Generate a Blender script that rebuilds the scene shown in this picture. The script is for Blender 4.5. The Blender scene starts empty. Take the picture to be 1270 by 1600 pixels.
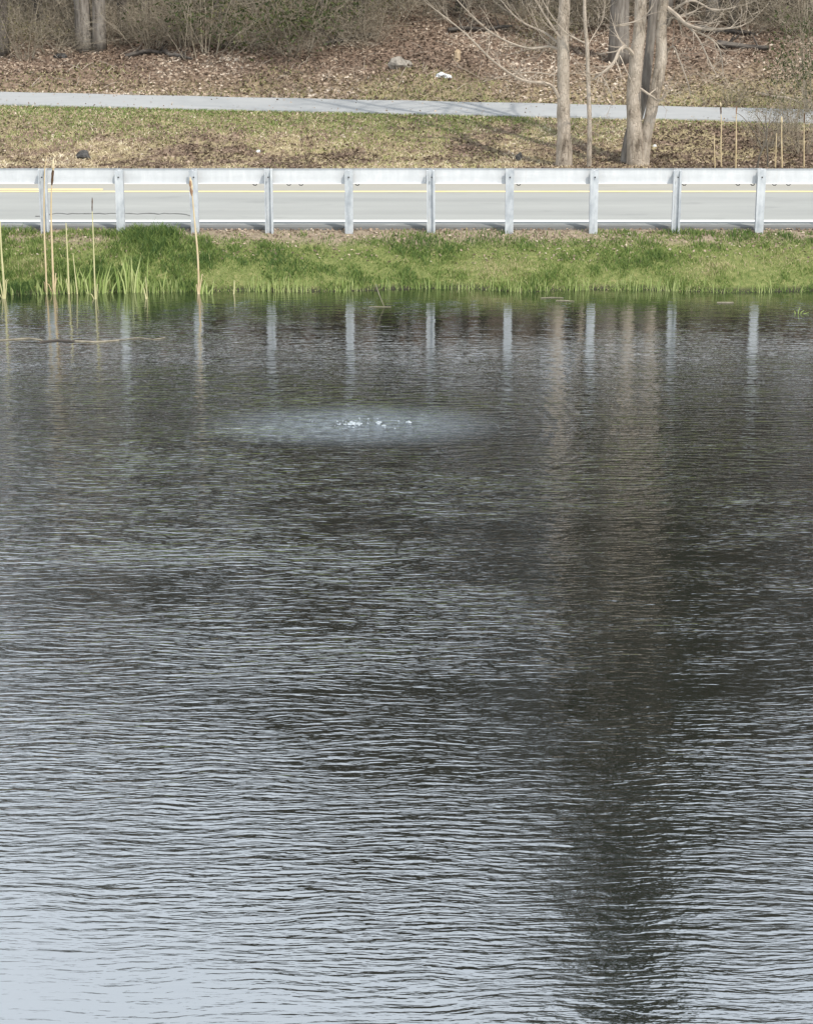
import bpy, bmesh, math, random
import numpy as np
from mathutils import Vector, noise as mnoise

SC = bpy.context.scene
COL = SC.collection

# ------------------------------------------------------------------ camera, sky, sun, exposure
F = 3300.0 / 1270.0            # focal length in image widths
CAM_H = 11.0
PITCH = math.radians(18.959)
cam = bpy.data.cameras.new('camera')
cam.sensor_fit = 'HORIZONTAL'
cam.sensor_width = 36.0
cam.lens = 36.0 * F
cam.clip_start = 0.1
cam.clip_end = 3000.0
camo = bpy.data.objects.new('camera', cam)
camo.location = (0, 0, CAM_H)
camo.rotation_euler = (math.pi / 2 - PITCH, 0, 0)
COL.objects.link(camo)
SC.camera = camo

SUN_EL = math.radians(59)
SUN_AZ = math.radians(140)       # clockwise from +Y: behind the viewer, to the right
world = bpy.data.worlds.new('World')
SC.world = world
world.use_nodes = True
wn = world.node_tree
bg = wn.nodes['Background']
bg.inputs['Strength'].default_value = 0.1
sky = wn.nodes.new('ShaderNodeTexSky')
sky.sky_type = 'NISHITA'
sky.sun_disc = False
sky.sun_elevation = SUN_EL
sky.sun_rotation = SUN_AZ
sky.dust_density = 2.0
tc = wn.nodes.new('ShaderNodeTexCoord')
cn = wn.nodes.new('ShaderNodeTexNoise')
cn.inputs['Scale'].default_value = 2.2
cn.inputs['Detail'].default_value = 5.0
cr = wn.nodes.new('ShaderNodeMapRange')
cr.inputs['From Min'].default_value = 0.3
cr.inputs['From Max'].default_value = 0.7
cr.inputs['To Min'].default_value = 0.74
cr.inputs['To Max'].default_value = 0.9
veil = wn.nodes.new('ShaderNodeMix')
veil.data_type = 'RGBA'
veil.inputs[7].default_value = (10.0, 10.9, 11.8, 1)     # thin bright high cloud over the whole sky
wn.links.new(tc.outputs['Generated'], cn.inputs['Vector'])
wn.links.new(cn.outputs['Fac'], cr.inputs['Value'])
wn.links.new(cr.outputs['Result'], veil.inputs[0])
wn.links.new(sky.outputs['Color'], veil.inputs[6])
wn.links.new(veil.outputs[2], bg.inputs['Color'])

sun = bpy.data.lights.new('sun', 'SUN')
sun.energy = 3.0
sun.angle = math.radians(0.8)
sun.color = (1.0, 0.94, 0.85)
suno = bpy.data.objects.new('sun', sun)
sdir = Vector((math.sin(SUN_AZ) * math.cos(SUN_EL), math.cos(SUN_AZ) * math.cos(SUN_EL), math.sin(SUN_EL)))
suno.rotation_euler = sdir.to_track_quat('Z', 'Y').to_euler()
suno.location = (30, -30, 60)
COL.objects.link(suno)

SC.view_settings.view_transform = 'Standard'
SC.view_settings.look = 'None'
SC.view_settings.gamma = 1.0
SC.view_settings.use_curve_mapping = False
SC.view_settings.exposure = 0.36
SC.cycles.max_bounces = 5
SC.cycles.diffuse_bounces = 1
SC.cycles.glossy_bounces = 1
SC.cycles.use_denoising = True

# ------------------------------------------------------------------ helpers
def tan_at(py):
    return math.tan(PITCH + math.atan((py - 800.0) / 3300.0))
def P(px, py, Y):
    """point of the photograph at real distance Y in front of the viewer"""
    z = CAM_H - Y * tan_at(py)
    zc = Y * math.cos(PITCH) + (CAM_H - z) * math.sin(PITCH)
    return Vector(((px - 635.0) / 3300.0 * zc, Y, z))
def PX(px, Y, z):
    zc = Y * math.cos(PITCH) + (CAM_H - z) * math.sin(PITCH)
    return (px - 635.0) / 3300.0 * zc
def y_on(py, z):
    return (CAM_H - z) / tan_at(py)

def vnoise(x, y, seed=0):
    x = np.asarray(x, float); y = np.asarray(y, float)
    xi = np.floor(x).astype(np.int64); yi = np.floor(y).astype(np.int64)
    fx = x - xi; fy = y - yi
    fx = fx * fx * (3 - 2 * fx); fy = fy * fy * (3 - 2 * fy)
    def h(a, b):
        n = (a * 374761393 + b * 668265263 + seed * 982451653) & 0xffffffff
        n = ((n ^ (n >> 13)) * 1274126177) & 0xffffffff
        return ((n ^ (n >> 16)) & 0xffff) / 65535.0
    return (h(xi, yi) * (1 - fx) + h(xi + 1, yi) * fx) * (1 - fy) + (h(xi, yi + 1) * (1 - fx) + h(xi + 1, yi + 1) * fx) * fy
def fbm(x, y, seed=0, oct=3):
    s = 0; a = 0.5; t = 0
    for k in range(oct):
        s = s + a * vnoise(np.asarray(x) * 2 ** k, np.asarray(y) * 2 ** k, seed + k * 17); t += a; a *= 0.5
    return s / t
def sstep(a, b, x):
    t = np.clip((np.asarray(x, float) - a) / (b - a), 0, 1)
    return t * t * (3 - 2 * t)

ROAD_Z = 1.0
ROAD_Y0, ROAD_Y1 = 50.32, 58.35
def path_yc(x):
    x = np.asarray(x, float)
    return 67.55 - 0.184 * x + 0.35 * np.sin(x * 0.11)
PATH_HW = 1.28
def ground(x, y):
    x = np.asarray(x, float); y = np.asarray(y, float)
    wob = (fbm(x * 0.35, y * 0 + 3.1, 5) - 0.5) * 0.9 - 0.011 * x
    yb = y + wob * sstep(50.1, 48.0, y)
    z = np.interp(yb, [-60, 0, 6, 9, 12, 20, 46, 47.35, 47.72, 48.3, 49.2, 49.75, 50.1, 50.5, 58.3, 58.7, 60.0],
                  [1.6, 1.5, 1.0, 0, -0.8, -1.5, -1.0, -0.30, -0.02, 0.30, 0.7, 0.86, 0.915, 0.90, 0.90, 0.93, 0.88])
    yc = path_yc(x)
    s = sstep(60.0, 1, 0) * 0 + np.clip((y - 60.0) / np.maximum(yc - 1.7 - 60.0, 0.5), 0, 1)
    zv = 0.88 + (1.34 - 0.88) * s * s * (3 - 2 * s)
    v = np.maximum(y - (yc + 1.6), 0)
    hill = 0.17 * v * sstep(0, 2.0, v) + 0.26 * np.maximum(v - 13, 0) * sstep(13, 24, v)
    hill = np.where(v > 75, 0.17 * 75 + 0.26 * 62 + (v - 75) * 0.08, hill)
    z = np.where(y > 60, zv + hill, z)
    nz = (fbm(x * 1.3, y * 1.3, 9) - 0.5) * 0.16 + (fbm(x * 0.25, y * 0.25, 21) - 0.5) * 0.25
    m_road = sstep(49.7, 48.9, y) + sstep(59.2, 60.5, y)
    m_path = sstep(1.2, 2.4, np.abs(y - yc))
    m_pond = sstep(46.8, 47.5, y) + sstep(10, 8, y)
    return z + nz * m_road * m_path * (0.25 + 0.75 * sstep(48.0, 62, y)) * m_pond
def gz(x, y):
    return float(ground(np.array([x]), np.array([y]))[0])

def hit(px, py, y0=59.0):
    """where the ray through a point of the photograph meets the ground"""
    ys = np.arange(y0, y0 + 70, 0.03); tt = tan_at(py)
    z = CAM_H - ys * tt
    xs = (px - 635.0) / 3300.0 * (ys * math.cos(PITCH) + (CAM_H - z) * math.sin(PITCH))
    g = ground(xs, ys)
    k = int(np.argmax(z <= g)) if np.any(z <= g) else len(ys) - 1
    return Vector((xs[k], ys[k], g[k]))

# --- materials
def mat(name):
    m = bpy.data.materials.new(name)
    m.use_nodes = True
    nt = m.node_tree
    b = nt.nodes['Principled BSDF']
    b.inputs['Specular IOR Level'].default_value = 0.2
    return m, nt, b
class NT:
    """tiny helper for node maths"""
    def __init__(self, nt): self.nt = nt
    def n(self, t, **kw):
        nd = self.nt.nodes.new(t)
        for k, v in kw.items(): setattr(nd, k, v)
        return nd
    def l(self, a, b): self.nt.links.new(a, b)
    def setin(self, sock, v):
        if hasattr(v, 'is_linked') or isinstance(v, bpy.types.NodeSocket): self.l(v, sock)
        else: sock.default_value = v
    def m(self, op, a, b=0.0, c=0.0, clamp=False):
        nd = self.n('ShaderNodeMath', operation=op); nd.use_clamp = clamp
        for i, v in enumerate((a, b, c)): self.setin(nd.inputs[i], v)
        return nd.outputs[0]
    def rng(self, v, a, b, c=0.0, d=1.0):
        nd = self.n('ShaderNodeMapRange'); nd.interpolation_type = 'SMOOTHSTEP'
        self.setin(nd.inputs['Value'], v)
        for k, q in (('From Min', a), ('From Max', b), ('To Min', c), ('To Max', d)): self.setin(nd.inputs[k], q)
        return nd.outputs['Result']
    def noise(self, vec, scale=1.0, detail=3.0, rough=0.5, dist=0.0):
        nd = self.n('ShaderNodeTexNoise')
        if vec is not None: self.l(vec, nd.inputs['Vector'])
        nd.inputs['Scale'].default_value = scale; nd.inputs['Detail'].default_value = detail
        nd.inputs['Roughness'].default_value = rough; nd.inputs['Distortion'].default_value = dist
        return nd.outputs['Fac']
    def mapping(self, vec, scale=(1, 1, 1), rot=(0, 0, 0), loc=(0, 0, 0)):
        nd = self.n('ShaderNodeMapping'); self.l(vec, nd.inputs['Vector'])
        nd.inputs['Scale'].default_value = scale; nd.inputs['Rotation'].default_value = rot; nd.inputs['Location'].default_value = loc
        return nd.outputs[0]
    def ramp(self, v, stops):
        nd = self.n('ShaderNodeValToRGB'); self.l(v, nd.inputs[0])
        e = nd.color_ramp.elements
        while len(e) < len(stops): e.new(0.5)
        for k, (p, c) in enumerate(stops):
            e[k].position = p; e[k].color = (*c, 1)
        return nd.outputs['Color']
    def mix(self, f, a, b):
        nd = self.n('ShaderNodeMix', data_type='RGBA')
        self.setin(nd.inputs[0], f)
        for s, v in ((nd.inputs[6], a), (nd.inputs[7], b)):
            if isinstance(v, tuple): s.default_value = (*v, 1)
            else: self.l(v, s)
        return nd.outputs[2]
    def pos(self): return self.n('ShaderNodeNewGeometry').outputs['Position']
    def obj(self): return self.n('ShaderNodeTexCoord').outputs['Object']
    def xyz(self, v):
        nd = self.n('ShaderNodeSeparateXYZ'); self.l(v, nd.inputs[0]); return nd.outputs
    def bump(self, h, dist, strength=1.0):
        nd = self.n('ShaderNodeBump'); self.l(h, nd.inputs['Height'])
        nd.inputs['Distance'].default_value = dist; nd.inputs['Strength'].default_value = strength
        return nd.outputs[0]

def noisy_mat(name, stops, scale=4.0, stretch=(1, 1, 1), rough=0.85, bump=0.01, detail=5.0, spec=0.2, world_space=False, metallic=0.0):
    m, nt, b = mat(name); t = NT(nt)
    v = t.mapping(t.pos() if world_space else t.obj(), scale=stretch)
    f = t.noise(v, scale, detail, 0.6)
    f2 = t.noise(v, scale * 0.23, 2.0)
    f = t.m('ADD', t.m('MULTIPLY', f, 0.65), t.m('MULTIPLY', f2, 0.35))
    lo, hi = 0.34, 0.66
    t.l(t.ramp(f, [(lo + (hi - lo) * p, c) for p, c in stops]), b.inputs['Base Color'])
    b.inputs['Roughness'].default_value = rough
    b.inputs['Specular IOR Level'].default_value = spec
    b.inputs['Metallic'].default_value = metallic
    if bump: t.l(t.bump(f, bump), b.inputs['Normal'])
    return m
def blade_mat(name, stops, rough=0.7, trans=0.25):
    """colour picked per blade or leaf from the point attribute rnd"""
    m, nt, b = mat(name); t = NT(nt)
    a = t.n('ShaderNodeAttribute', attribute_name='rnd')
    c = t.ramp(a.outputs['Fac'], stops)
    t.l(c, b.inputs['Base Color'])
    b.inputs['Roughness'].default_value = rough
    if trans:
        tr = t.n('ShaderNodeBsdfTranslucent'); t.l(c, tr.inputs['Color'])
        mx = t.n('ShaderNodeMixShader'); mx.inputs[0].default_value = trans
        t.l(b.outputs[0], mx.inputs[1]); t.l(tr.outputs[0], mx.inputs[2])
        t.l(mx.outputs[0], nt.nodes['Material Output'].inputs['Surface'])
    return m

# --- meshes
def mesh_np(name, V, faces=None, tris=None, quads=None, rnd=None, smooth=False):
    me = bpy.data.meshes.new(name)
    if faces is not None:
        me.from_pydata([tuple(v) for v in V], [], faces)
    else:
        V = np.asarray(V, np.float32)
        me.vertices.add(len(V)); me.vertices.foreach_set('co', V.ravel())
        loops = []; starts = []; tot = 0
        L = []
        if quads is not None and len(quads):
            L.append(np.asarray(quads, np.int32).ravel()); starts.append(np.arange(len(quads)) * 4 + tot); tot += 4 * len(quads)
        if tris is not None and len(tris):
            L.append(np.asarray(tris, np.int32).ravel()); starts.append(np.arange(len(tris)) * 3 + tot); tot += 3 * len(tris)
        lp = np.concatenate(L); st = np.concatenate(starts).astype(np.int32)
        me.loops.add(len(lp)); me.loops.foreach_set('vertex_index', lp)
        me.polygons.add(len(st)); me.polygons.foreach_set('loop_start', st)
        me.update(calc_edges=True)
    if rnd is not None:
        at = me.attributes.new('rnd', 'FLOAT', 'POINT'); at.data.foreach_set('value', np.asarray(rnd, np.float32))
    if smooth:
        me.polygons.foreach_set('use_smooth', [True] * len(me.polygons))
    me.update()
    return me
def link(name, me, m, parent=None):
    if m is not None and me is not None and not me.materials: me.materials.append(m)
    o = bpy.data.objects.new(name, me); COL.objects.link(o)
    if parent: o.parent = parent
    return o
def empty(name, loc=(0, 0, 0)):
    o = bpy.data.objects.new(name, None); o.location = loc; o.empty_display_size = 0.3; COL.objects.link(o); return o
def tag(o, label, cat, group=None, kind=None):
    o['label'] = label; o['category'] = cat
    if group: o['group'] = group
    if kind: o['kind'] = kind
    return o
def struct(o, label=None):
    o['kind'] = 'structure'
    if label: o['label'] = label
    return o
def copy_tree(o, parent=None):
    c = o.copy(); COL.objects.link(c); c.parent = parent
    for ch in list(o.children): copy_tree(ch, c)
    return c

class MB:
    """collects tubes, boxes and loose faces into one mesh"""
    def __init__(self): self.v = []; self.f = []; self.r = []
    def tube(self, pts, rad, sides=6, cap=True, rnd=0.5, wob=0.0, rng=None):
        n0 = len(self.v); n = len(pts)
        pts = [Vector(p) for p in pts]
        ref = None
        for i in range(n):
            d = (pts[min(i + 1, n - 1)] - pts[max(i - 1, 0)])
            if d.length < 1e-9: d = Vector((0, 0, 1))
            d.normalize()
            if ref is None:
                ref = Vector((1, 0, 0)) if abs(d.x) < 0.8 else Vector((0, 1, 0))
            u = (ref - d * ref.dot(d)); u.normalize(); w = d.cross(u); ref = u
            for k in range(sides):
                a = 2 * math.pi * k / sides
                r = rad[i]
                if wob and rng: r *= 1 + rng.uniform(-wob, wob)
                q = pts[i] + u * (math.cos(a) * r) + w * (math.sin(a) * r)
                self.v.append((q.x, q.y, q.z)); self.r.append(rnd)
        for i in range(n - 1):
            for k in range(sides):
                a = n0 + i * sides + k; b = n0 + i * sides + (k + 1) % sides
                self.f.append((a, b, b + sides, a + sides))
        if cap and sides > 2:
            self.f.append(tuple(n0 + k for k in reversed(range(sides))))
            self.f.append(tuple(n0 + (n - 1) * sides + k for k in range(sides)))
    def box(self, a, b):
        n0 = len(self.v)
        for z in (a[2], b[2]):
            for x, y in ((a[0], a[1]), (b[0], a[1]), (b[0], b[1]), (a[0], b[1])):
                self.v.append((x, y, z)); self.r.append(0.5)
        for q in ((3, 2, 1, 0), (4, 5, 6, 7), (0, 1, 5, 4), (1, 2, 6, 5), (2, 3, 7, 6), (3, 0, 4, 7)):
            self.f.append(tuple(n0 + k for k in q))
    def poly(self, pts, rnd=0.5):
        n0 = len(self.v)
        for p in pts: self.v.append(tuple(p)); self.r.append(rnd)
        self.f.append(tuple(range(n0, n0 + len(pts))))
    def build(self, name, m, parent=None, smooth=False, origin=None):
        V = self.v
        if origin is not None:
            ox, oy, oz = origin; V = [(x - ox, y - oy, z - oz) for x, y, z in V]
        me = mesh_np(name, V, faces=self.f, rnd=self.r, smooth=smooth)
        o = link(name, me, m, parent)
        if origin is not None and parent is None: o.location = origin
        return o
def rock_mesh(name, sx, sy, sz, seed, sub=3, amp=0.35, freq=1.3, flat=0.3):
    bm = bmesh.new()
    bmesh.ops.create_icosphere(bm, subdivisions=sub, radius=1.0)
    for v in bm.verts:
        p = v.co.copy()
        k = 1 + amp * mnoise.noise(p * freq + Vector((seed * 3.1, seed * 1.7, seed))) + 0.3 * amp * mnoise.noise(p * freq * 3 + Vector((seed, 5, 2)))
        v.co = Vector((p.x * k * sx, p.y * k * sy, max(p.z * k, -flat) * sz))
    me = bpy.data.meshes.new(name); bm.to_mesh(me); bm.free()
    return me

# ------------------------------------------------------------------ materials
M = {}
M['bark_pale'] = noisy_mat('bark_pale', [(0, (0.22, 0.175, 0.135)), (0.35, (0.38, 0.31, 0.245)), (1, (0.52, 0.445, 0.365))], 11, (1, 1, 0.4), 0.9, 0.03)
def bark_mat(name, stops):
    m, nt, b = mat(name); t = NT(nt)
    v = t.mapping(t.obj(), (1, 1, 0.3))
    f = t.noise(v, 9.0, 6.0, 0.65, 0.6); f2 = t.noise(t.obj(), 1.6, 3.0)
    vo = t.n('ShaderNodeTexVoronoi', feature='DISTANCE_TO_EDGE'); t.l(t.mapping(t.obj(), (1, 1, 0.28)), vo.inputs['Vector']); vo.inputs['Scale'].default_value = 22.0
    cr_ = t.rng(vo.outputs['Distance'], 0.0, 0.14)
    q = t.m('ADD', t.m('ADD', t.m('MULTIPLY', f, 0.5), t.m('MULTIPLY', f2, 0.46)), t.m('MULTIPLY', cr_, 0.04))
    t.l(t.ramp(q, stops), b.inputs['Base Color']); b.inputs['Roughness'].default_value = 0.92
    t.l(t.bump(t.m('ADD', t.m('MULTIPLY', cr_, 0.25), f), 0.04), b.inputs['Normal'])
    return m
M['bark_pale'] = bark_mat('bark_pale', [(0.36, (0.15, 0.12, 0.09)), (0.47, (0.40, 0.335, 0.265)), (0.58, (0.54, 0.46, 0.375)), (0.72, (0.63, 0.56, 0.475))])
M['bark_grey'] = noisy_mat('bark_grey', [(0, (0.10, 0.085, 0.07)), (0.5, (0.21, 0.185, 0.16)), (1, (0.33, 0.30, 0.26))], 10, (1, 1, 0.18), 0.9, 0.03)
M['bark_dark'] = noisy_mat('bark_dark', [(0, (0.045, 0.036, 0.03)), (0.5, (0.10, 0.085, 0.072)), (1, (0.17, 0.15, 0.13))], 10, (1, 1, 0.2), 0.9, 0.02)
M['twig'] = noisy_mat('twig', [(0, (0.10, 0.088, 0.072)), (1, (0.21, 0.185, 0.15))], 5, bump=0)
M['brush_twig'] = noisy_mat('brush_twig', [(0, (0.20, 0.165, 0.12)), (0.5, (0.31, 0.265, 0.20)), (1, (0.45, 0.39, 0.31))], 3, bump=0)
M['twig_dark'] = noisy_mat('twig_dark', [(0, (0.05, 0.045, 0.038)), (1, (0.115, 0.105, 0.088))], 5, bump=0)
M['twig_pale'] = noisy_mat('twig_pale', [(0, (0.30, 0.25, 0.20)), (1, (0.48, 0.41, 0.33))], 5, bump=0)
M['needles'] = blade_mat('needles', [(0, (0.018, 0.030, 0.012)), (0.6, (0.035, 0.052, 0.020)), (1, (0.06, 0.075, 0.03))], 0.6, 0.15)
M['shrub_leaf'] = blade_mat('shrub_leaf', [(0, (0.07, 0.075, 0.03)), (0.6, (0.15, 0.14, 0.065)), (1, (0.26, 0.22, 0.11))], 0.7, 0.25)
M['evergreen_leaf'] = blade_mat('evergreen_leaf', [(0, (0.035, 0.05, 0.018)), (0.6, (0.075, 0.095, 0.035)), (1, (0.14, 0.15, 0.06))], 0.6, 0.2)
M['bud'] = blade_mat('bud', [(0, (0.05, 0.042, 0.032)), (0.5, (0.085, 0.075, 0.05)), (1, (0.12, 0.12, 0.06))], 0.7, 0.25)
M['reed'] = noisy_mat('reed', [(0, (0.44, 0.33, 0.19)), (0.5, (0.58, 0.46, 0.28)), (1, (0.68, 0.58, 0.39))], 9, (1, 1, 0.3), 0.75, 0)
M['reed_pale'] = noisy_mat('reed_pale', [(0, (0.42, 0.40, 0.20)), (1, (0.62, 0.56, 0.32))], 9, (1, 1, 0.3), 0.75, 0)
M['cattail'] = noisy_mat('cattail', [(0, (0.06, 0.035, 0.02)), (1, (0.14, 0.08, 0.045))], 30, (1, 1, 1), 0.95, 0.003)
M['cattail_red'] = noisy_mat('cattail_red', [(0, (0.22, 0.12, 0.07)), (1, (0.40, 0.26, 0.16))], 30, (1, 1, 1), 0.95, 0.003)
M['fluff'] = noisy_mat('fluff', [(0, (0.50, 0.40, 0.24)), (1, (0.68, 0.58, 0.40))], 40, (1, 1, 1), 0.95, 0.004)
M['steel'] = noisy_mat('steel', [(0, (0.58, 0.59, 0.60)), (0.5, (0.66, 0.67, 0.675)), (1, (0.72, 0.725, 0.725))], 3.0, (1, 1, 0.5), 0.5, 0.0006, spec=0.4, metallic=0.15)
M['post_steel'] = noisy_mat('post_steel', [(0, (0.38, 0.40, 0.42)), (0.5, (0.52, 0.54, 0.555)), (1, (0.64, 0.655, 0.66))], 8.0, (1, 1, 0.35), 0.55, 0.001, spec=0.4, metallic=0.15)
def steel_mat(name, stops, rust):
    m, nt, b = mat(name); t = NT(nt); p = t.pos()
    f = t.noise(t.mapping(p, (1.2, 1, 0.6)), 5.0, 6.0, 0.65); g2 = t.noise(t.mapping(p, (9, 9, 0.7)), 1.0, 3.0)
    c = t.ramp(t.m('ADD', t.m('MULTIPLY', f, .6), t.m('MULTIPLY', g2, .4)), stops)
    c = t.mix(t.m('MULTIPLY', t.rng(g2, .62, .74), rust), c, (0.33, 0.29, 0.25))
    t.l(c, b.inputs['Base Color']); b.inputs['Roughness'].default_value = .5; b.inputs['Metallic'].default_value = .15
    t.l(t.bump(t.noise(t.mapping(p, (.5, 1, 2)), 1.5, 2.0), .012), b.inputs['Normal'])
    return m
M['steel'] = steel_mat('steel', [(.35, (0.62, 0.63, 0.635)), (.5, (0.66, 0.67, 0.675)), (.65, (0.73, 0.735, 0.735))], .1)
M['post_steel'] = steel_mat('post_steel', [(.35, (0.36, 0.385, 0.41)), (.5, (0.54, 0.56, 0.575)), (.65, (0.66, 0.675, 0.68))], .6)
M['bolt'] = noisy_mat('bolt', [(0, (0.03, 0.03, 0.032)), (1, (0.08, 0.08, 0.08))], 20, bump=0)
M['rock'] = noisy_mat('rock', [(0, (0.16, 0.14, 0.12)), (0.5, (0.30, 0.27, 0.23)), (1, (0.46, 0.41, 0.35))], 9, bump=0.02)
M['dark_rock'] = noisy_mat('dark_rock', [(0, (0.035, 0.033, 0.032)), (1, (0.11, 0.105, 0.10))], 14, bump=0.02)
M['float'] = noisy_mat('float', [(0, (0.16, 0.14, 0.10)), (1, (0.38, 0.34, 0.26))], 6, bump=0)
M['litter'] = noisy_mat('litter', [(0, (0.72, 0.74, 0.76)), (1, (0.84, 0.85, 0.86))], 12, bump=0.01, rough=0.5)
M['cut_wood'] = noisy_mat('cut_wood', [(0, (0.40, 0.29, 0.18)), (1, (0.60, 0.47, 0.32))], 12, (1, 1, 0.3), bump=0.004)
M['log'] = noisy_mat('log', [(0, (0.04, 0.034, 0.03)), (0.5, (0.09, 0.078, 0.068)), (1, (0.2, 0.175, 0.15))], 6, (0.3, 1, 1), bump=0.02)
M['tar'] = noisy_mat('tar', [(0, (0.10, 0.10, 0.10)), (1, (0.22, 0.22, 0.215))], 12, bump=0, world_space=True)

def road_material():
    m, nt, b = mat('road_asphalt'); t = NT(nt)
    p = t.pos(); y = t.xyz(p)[1]
    f = t.noise(p, 60.0, 3.0, 0.7)
    g = t.noise(t.mapping(p, (0.25, 1.6, 1)), 1.0, 4.0, 0.55)
    c = t.ramp(g, [(0.3, (0.30, 0.307, 0.295)), (0.7, (0.345, 0.35, 0.335))])
    warm = t.rng(y, 54.0, 56.0)                       # older, browner paving on the far lane
    c = t.mix(t.m('MULTIPLY', warm, 0.6), c, (0.37, 0.34, 0.28))
    trk = t.m('ADD', t.rng(t.m('ABSOLUTE', t.m('SUBTRACT', y, 52.0)), .5, .1), t.rng(t.m('ABSOLUTE', t.m('SUBTRACT', y, 53.7)), .5, .1))
    c = t.mix(t.m('MULTIPLY', trk, t.rng(t.noise(t.mapping(p, (.2, 1, 1)), 1.3, 3), .3, .7, .05, .3)), c, (0.22, 0.225, 0.22))   # polished wheel tracks
    blot = t.noise(t.mapping(p, (.6, 1.2, 1), (0, 0, .4)), .9, 5, .6)
    c = t.mix(t.rng(blot, .58, .72, 0, .35), c, (0.21, 0.215, 0.21))
    edge = t.m('ADD', t.m('MULTIPLY', t.noise(p, 2.5, 3), 0.25), y)
    c = t.mix(t.rng(edge, 50.72, 50.58), c, (0.17, 0.17, 0.165))   # darker strip along the broken pavement edge
    c = t.mix(t.rng(f, 0.62, 0.8, 0, 0.35), c, (0.22, 0.22, 0.215))
    t.l(c, b.inputs['Base Color']); b.inputs['Roughness'].default_value = 0.9
    t.l(t.bump(f, 0.004), b.inputs['Normal'])
    return m
M['road'] = road_material()
M['path'] = noisy_mat('path_asphalt', [(0, (0.33, 0.34, 0.345)), (1, (0.38, 0.385, 0.385))], 3.0, (0.4, 1, 1), 0.9, 0.002, world_space=True)
M['paint_white'] = noisy_mat('paint_white', [(0, (0.66, 0.67, 0.66)), (0.4, (0.80, 0.80, 0.79)), (1, (0.86, 0.86, 0.85))], 8, (0.3, 1, 1), 0.7, 0, world_space=True)
M['paint_yellow'] = noisy_mat('paint_yellow', [(0, (0.66, 0.49, 0.22)), (0.4, (0.82, 0.63, 0.31)), (1, (0.86, 0.70, 0.40))], 8, (0.3, 1, 1), 0.7, 0, world_space=True)

def ground_material():
    m, nt, b = mat('ground_soil'); t = NT(nt)
    p = t.pos(); x, y, z = t.xyz(p)
    fine = t.noise(p, 9.0, 6.0, 0.7)
    mid = t.noise(p, 1.4, 4.0, 0.6)
    leaf = t.ramp(fine, [(0.3, (0.11, 0.076, 0.056)), (0.5, (0.21, 0.148, 0.11)), (0.68, (0.35, 0.255, 0.19))])
    dry = t.ramp(fine, [(0.3, (0.20, 0.16, 0.09)), (0.5, (0.34, 0.28, 0.165)), (0.7, (0.50, 0.42, 0.26))])
    green = t.ramp(fine, [(0.3, (0.09, 0.12, 0.035)), (0.55, (0.17, 0.19, 0.065)), (0.7, (0.27, 0.25, 0.11))])
    dirt = t.ramp(fine, [(0.3, (0.19, 0.15, 0.105)), (0.7, (0.37, 0.30, 0.22))])
    verge = t.mix(t.rng(mid, 0.4, 0.6), dry, leaf)
    hill_c = t.mix(t.rng(t.m('ADD', y, t.m('MULTIPLY', mid, 5.0)), 70.5, 76.0), dry, leaf)
    c = t.mix(t.rng(y, 64.0, 68.0), verge, hill_c)
    bank = t.mix(t.rng(t.m('ADD', y, t.m('MULTIPLY', mid, 0.8)), 49.55, 50.05), green, dirt)
    c = t.mix(t.rng(y, 52.0, 53.0), bank, c)
    mud = t.mix(t.rng(z, 0.02, 0.12), (0.05, 0.05, 0.03), c)
    t.l(mud, b.inputs['Base Color']); b.inputs['Roughness'].default_value = 0.95
    t.l(t.bump(fine, 0.06), b.inputs['Normal'])
    return m
M['ground'] = ground_material()

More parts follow.
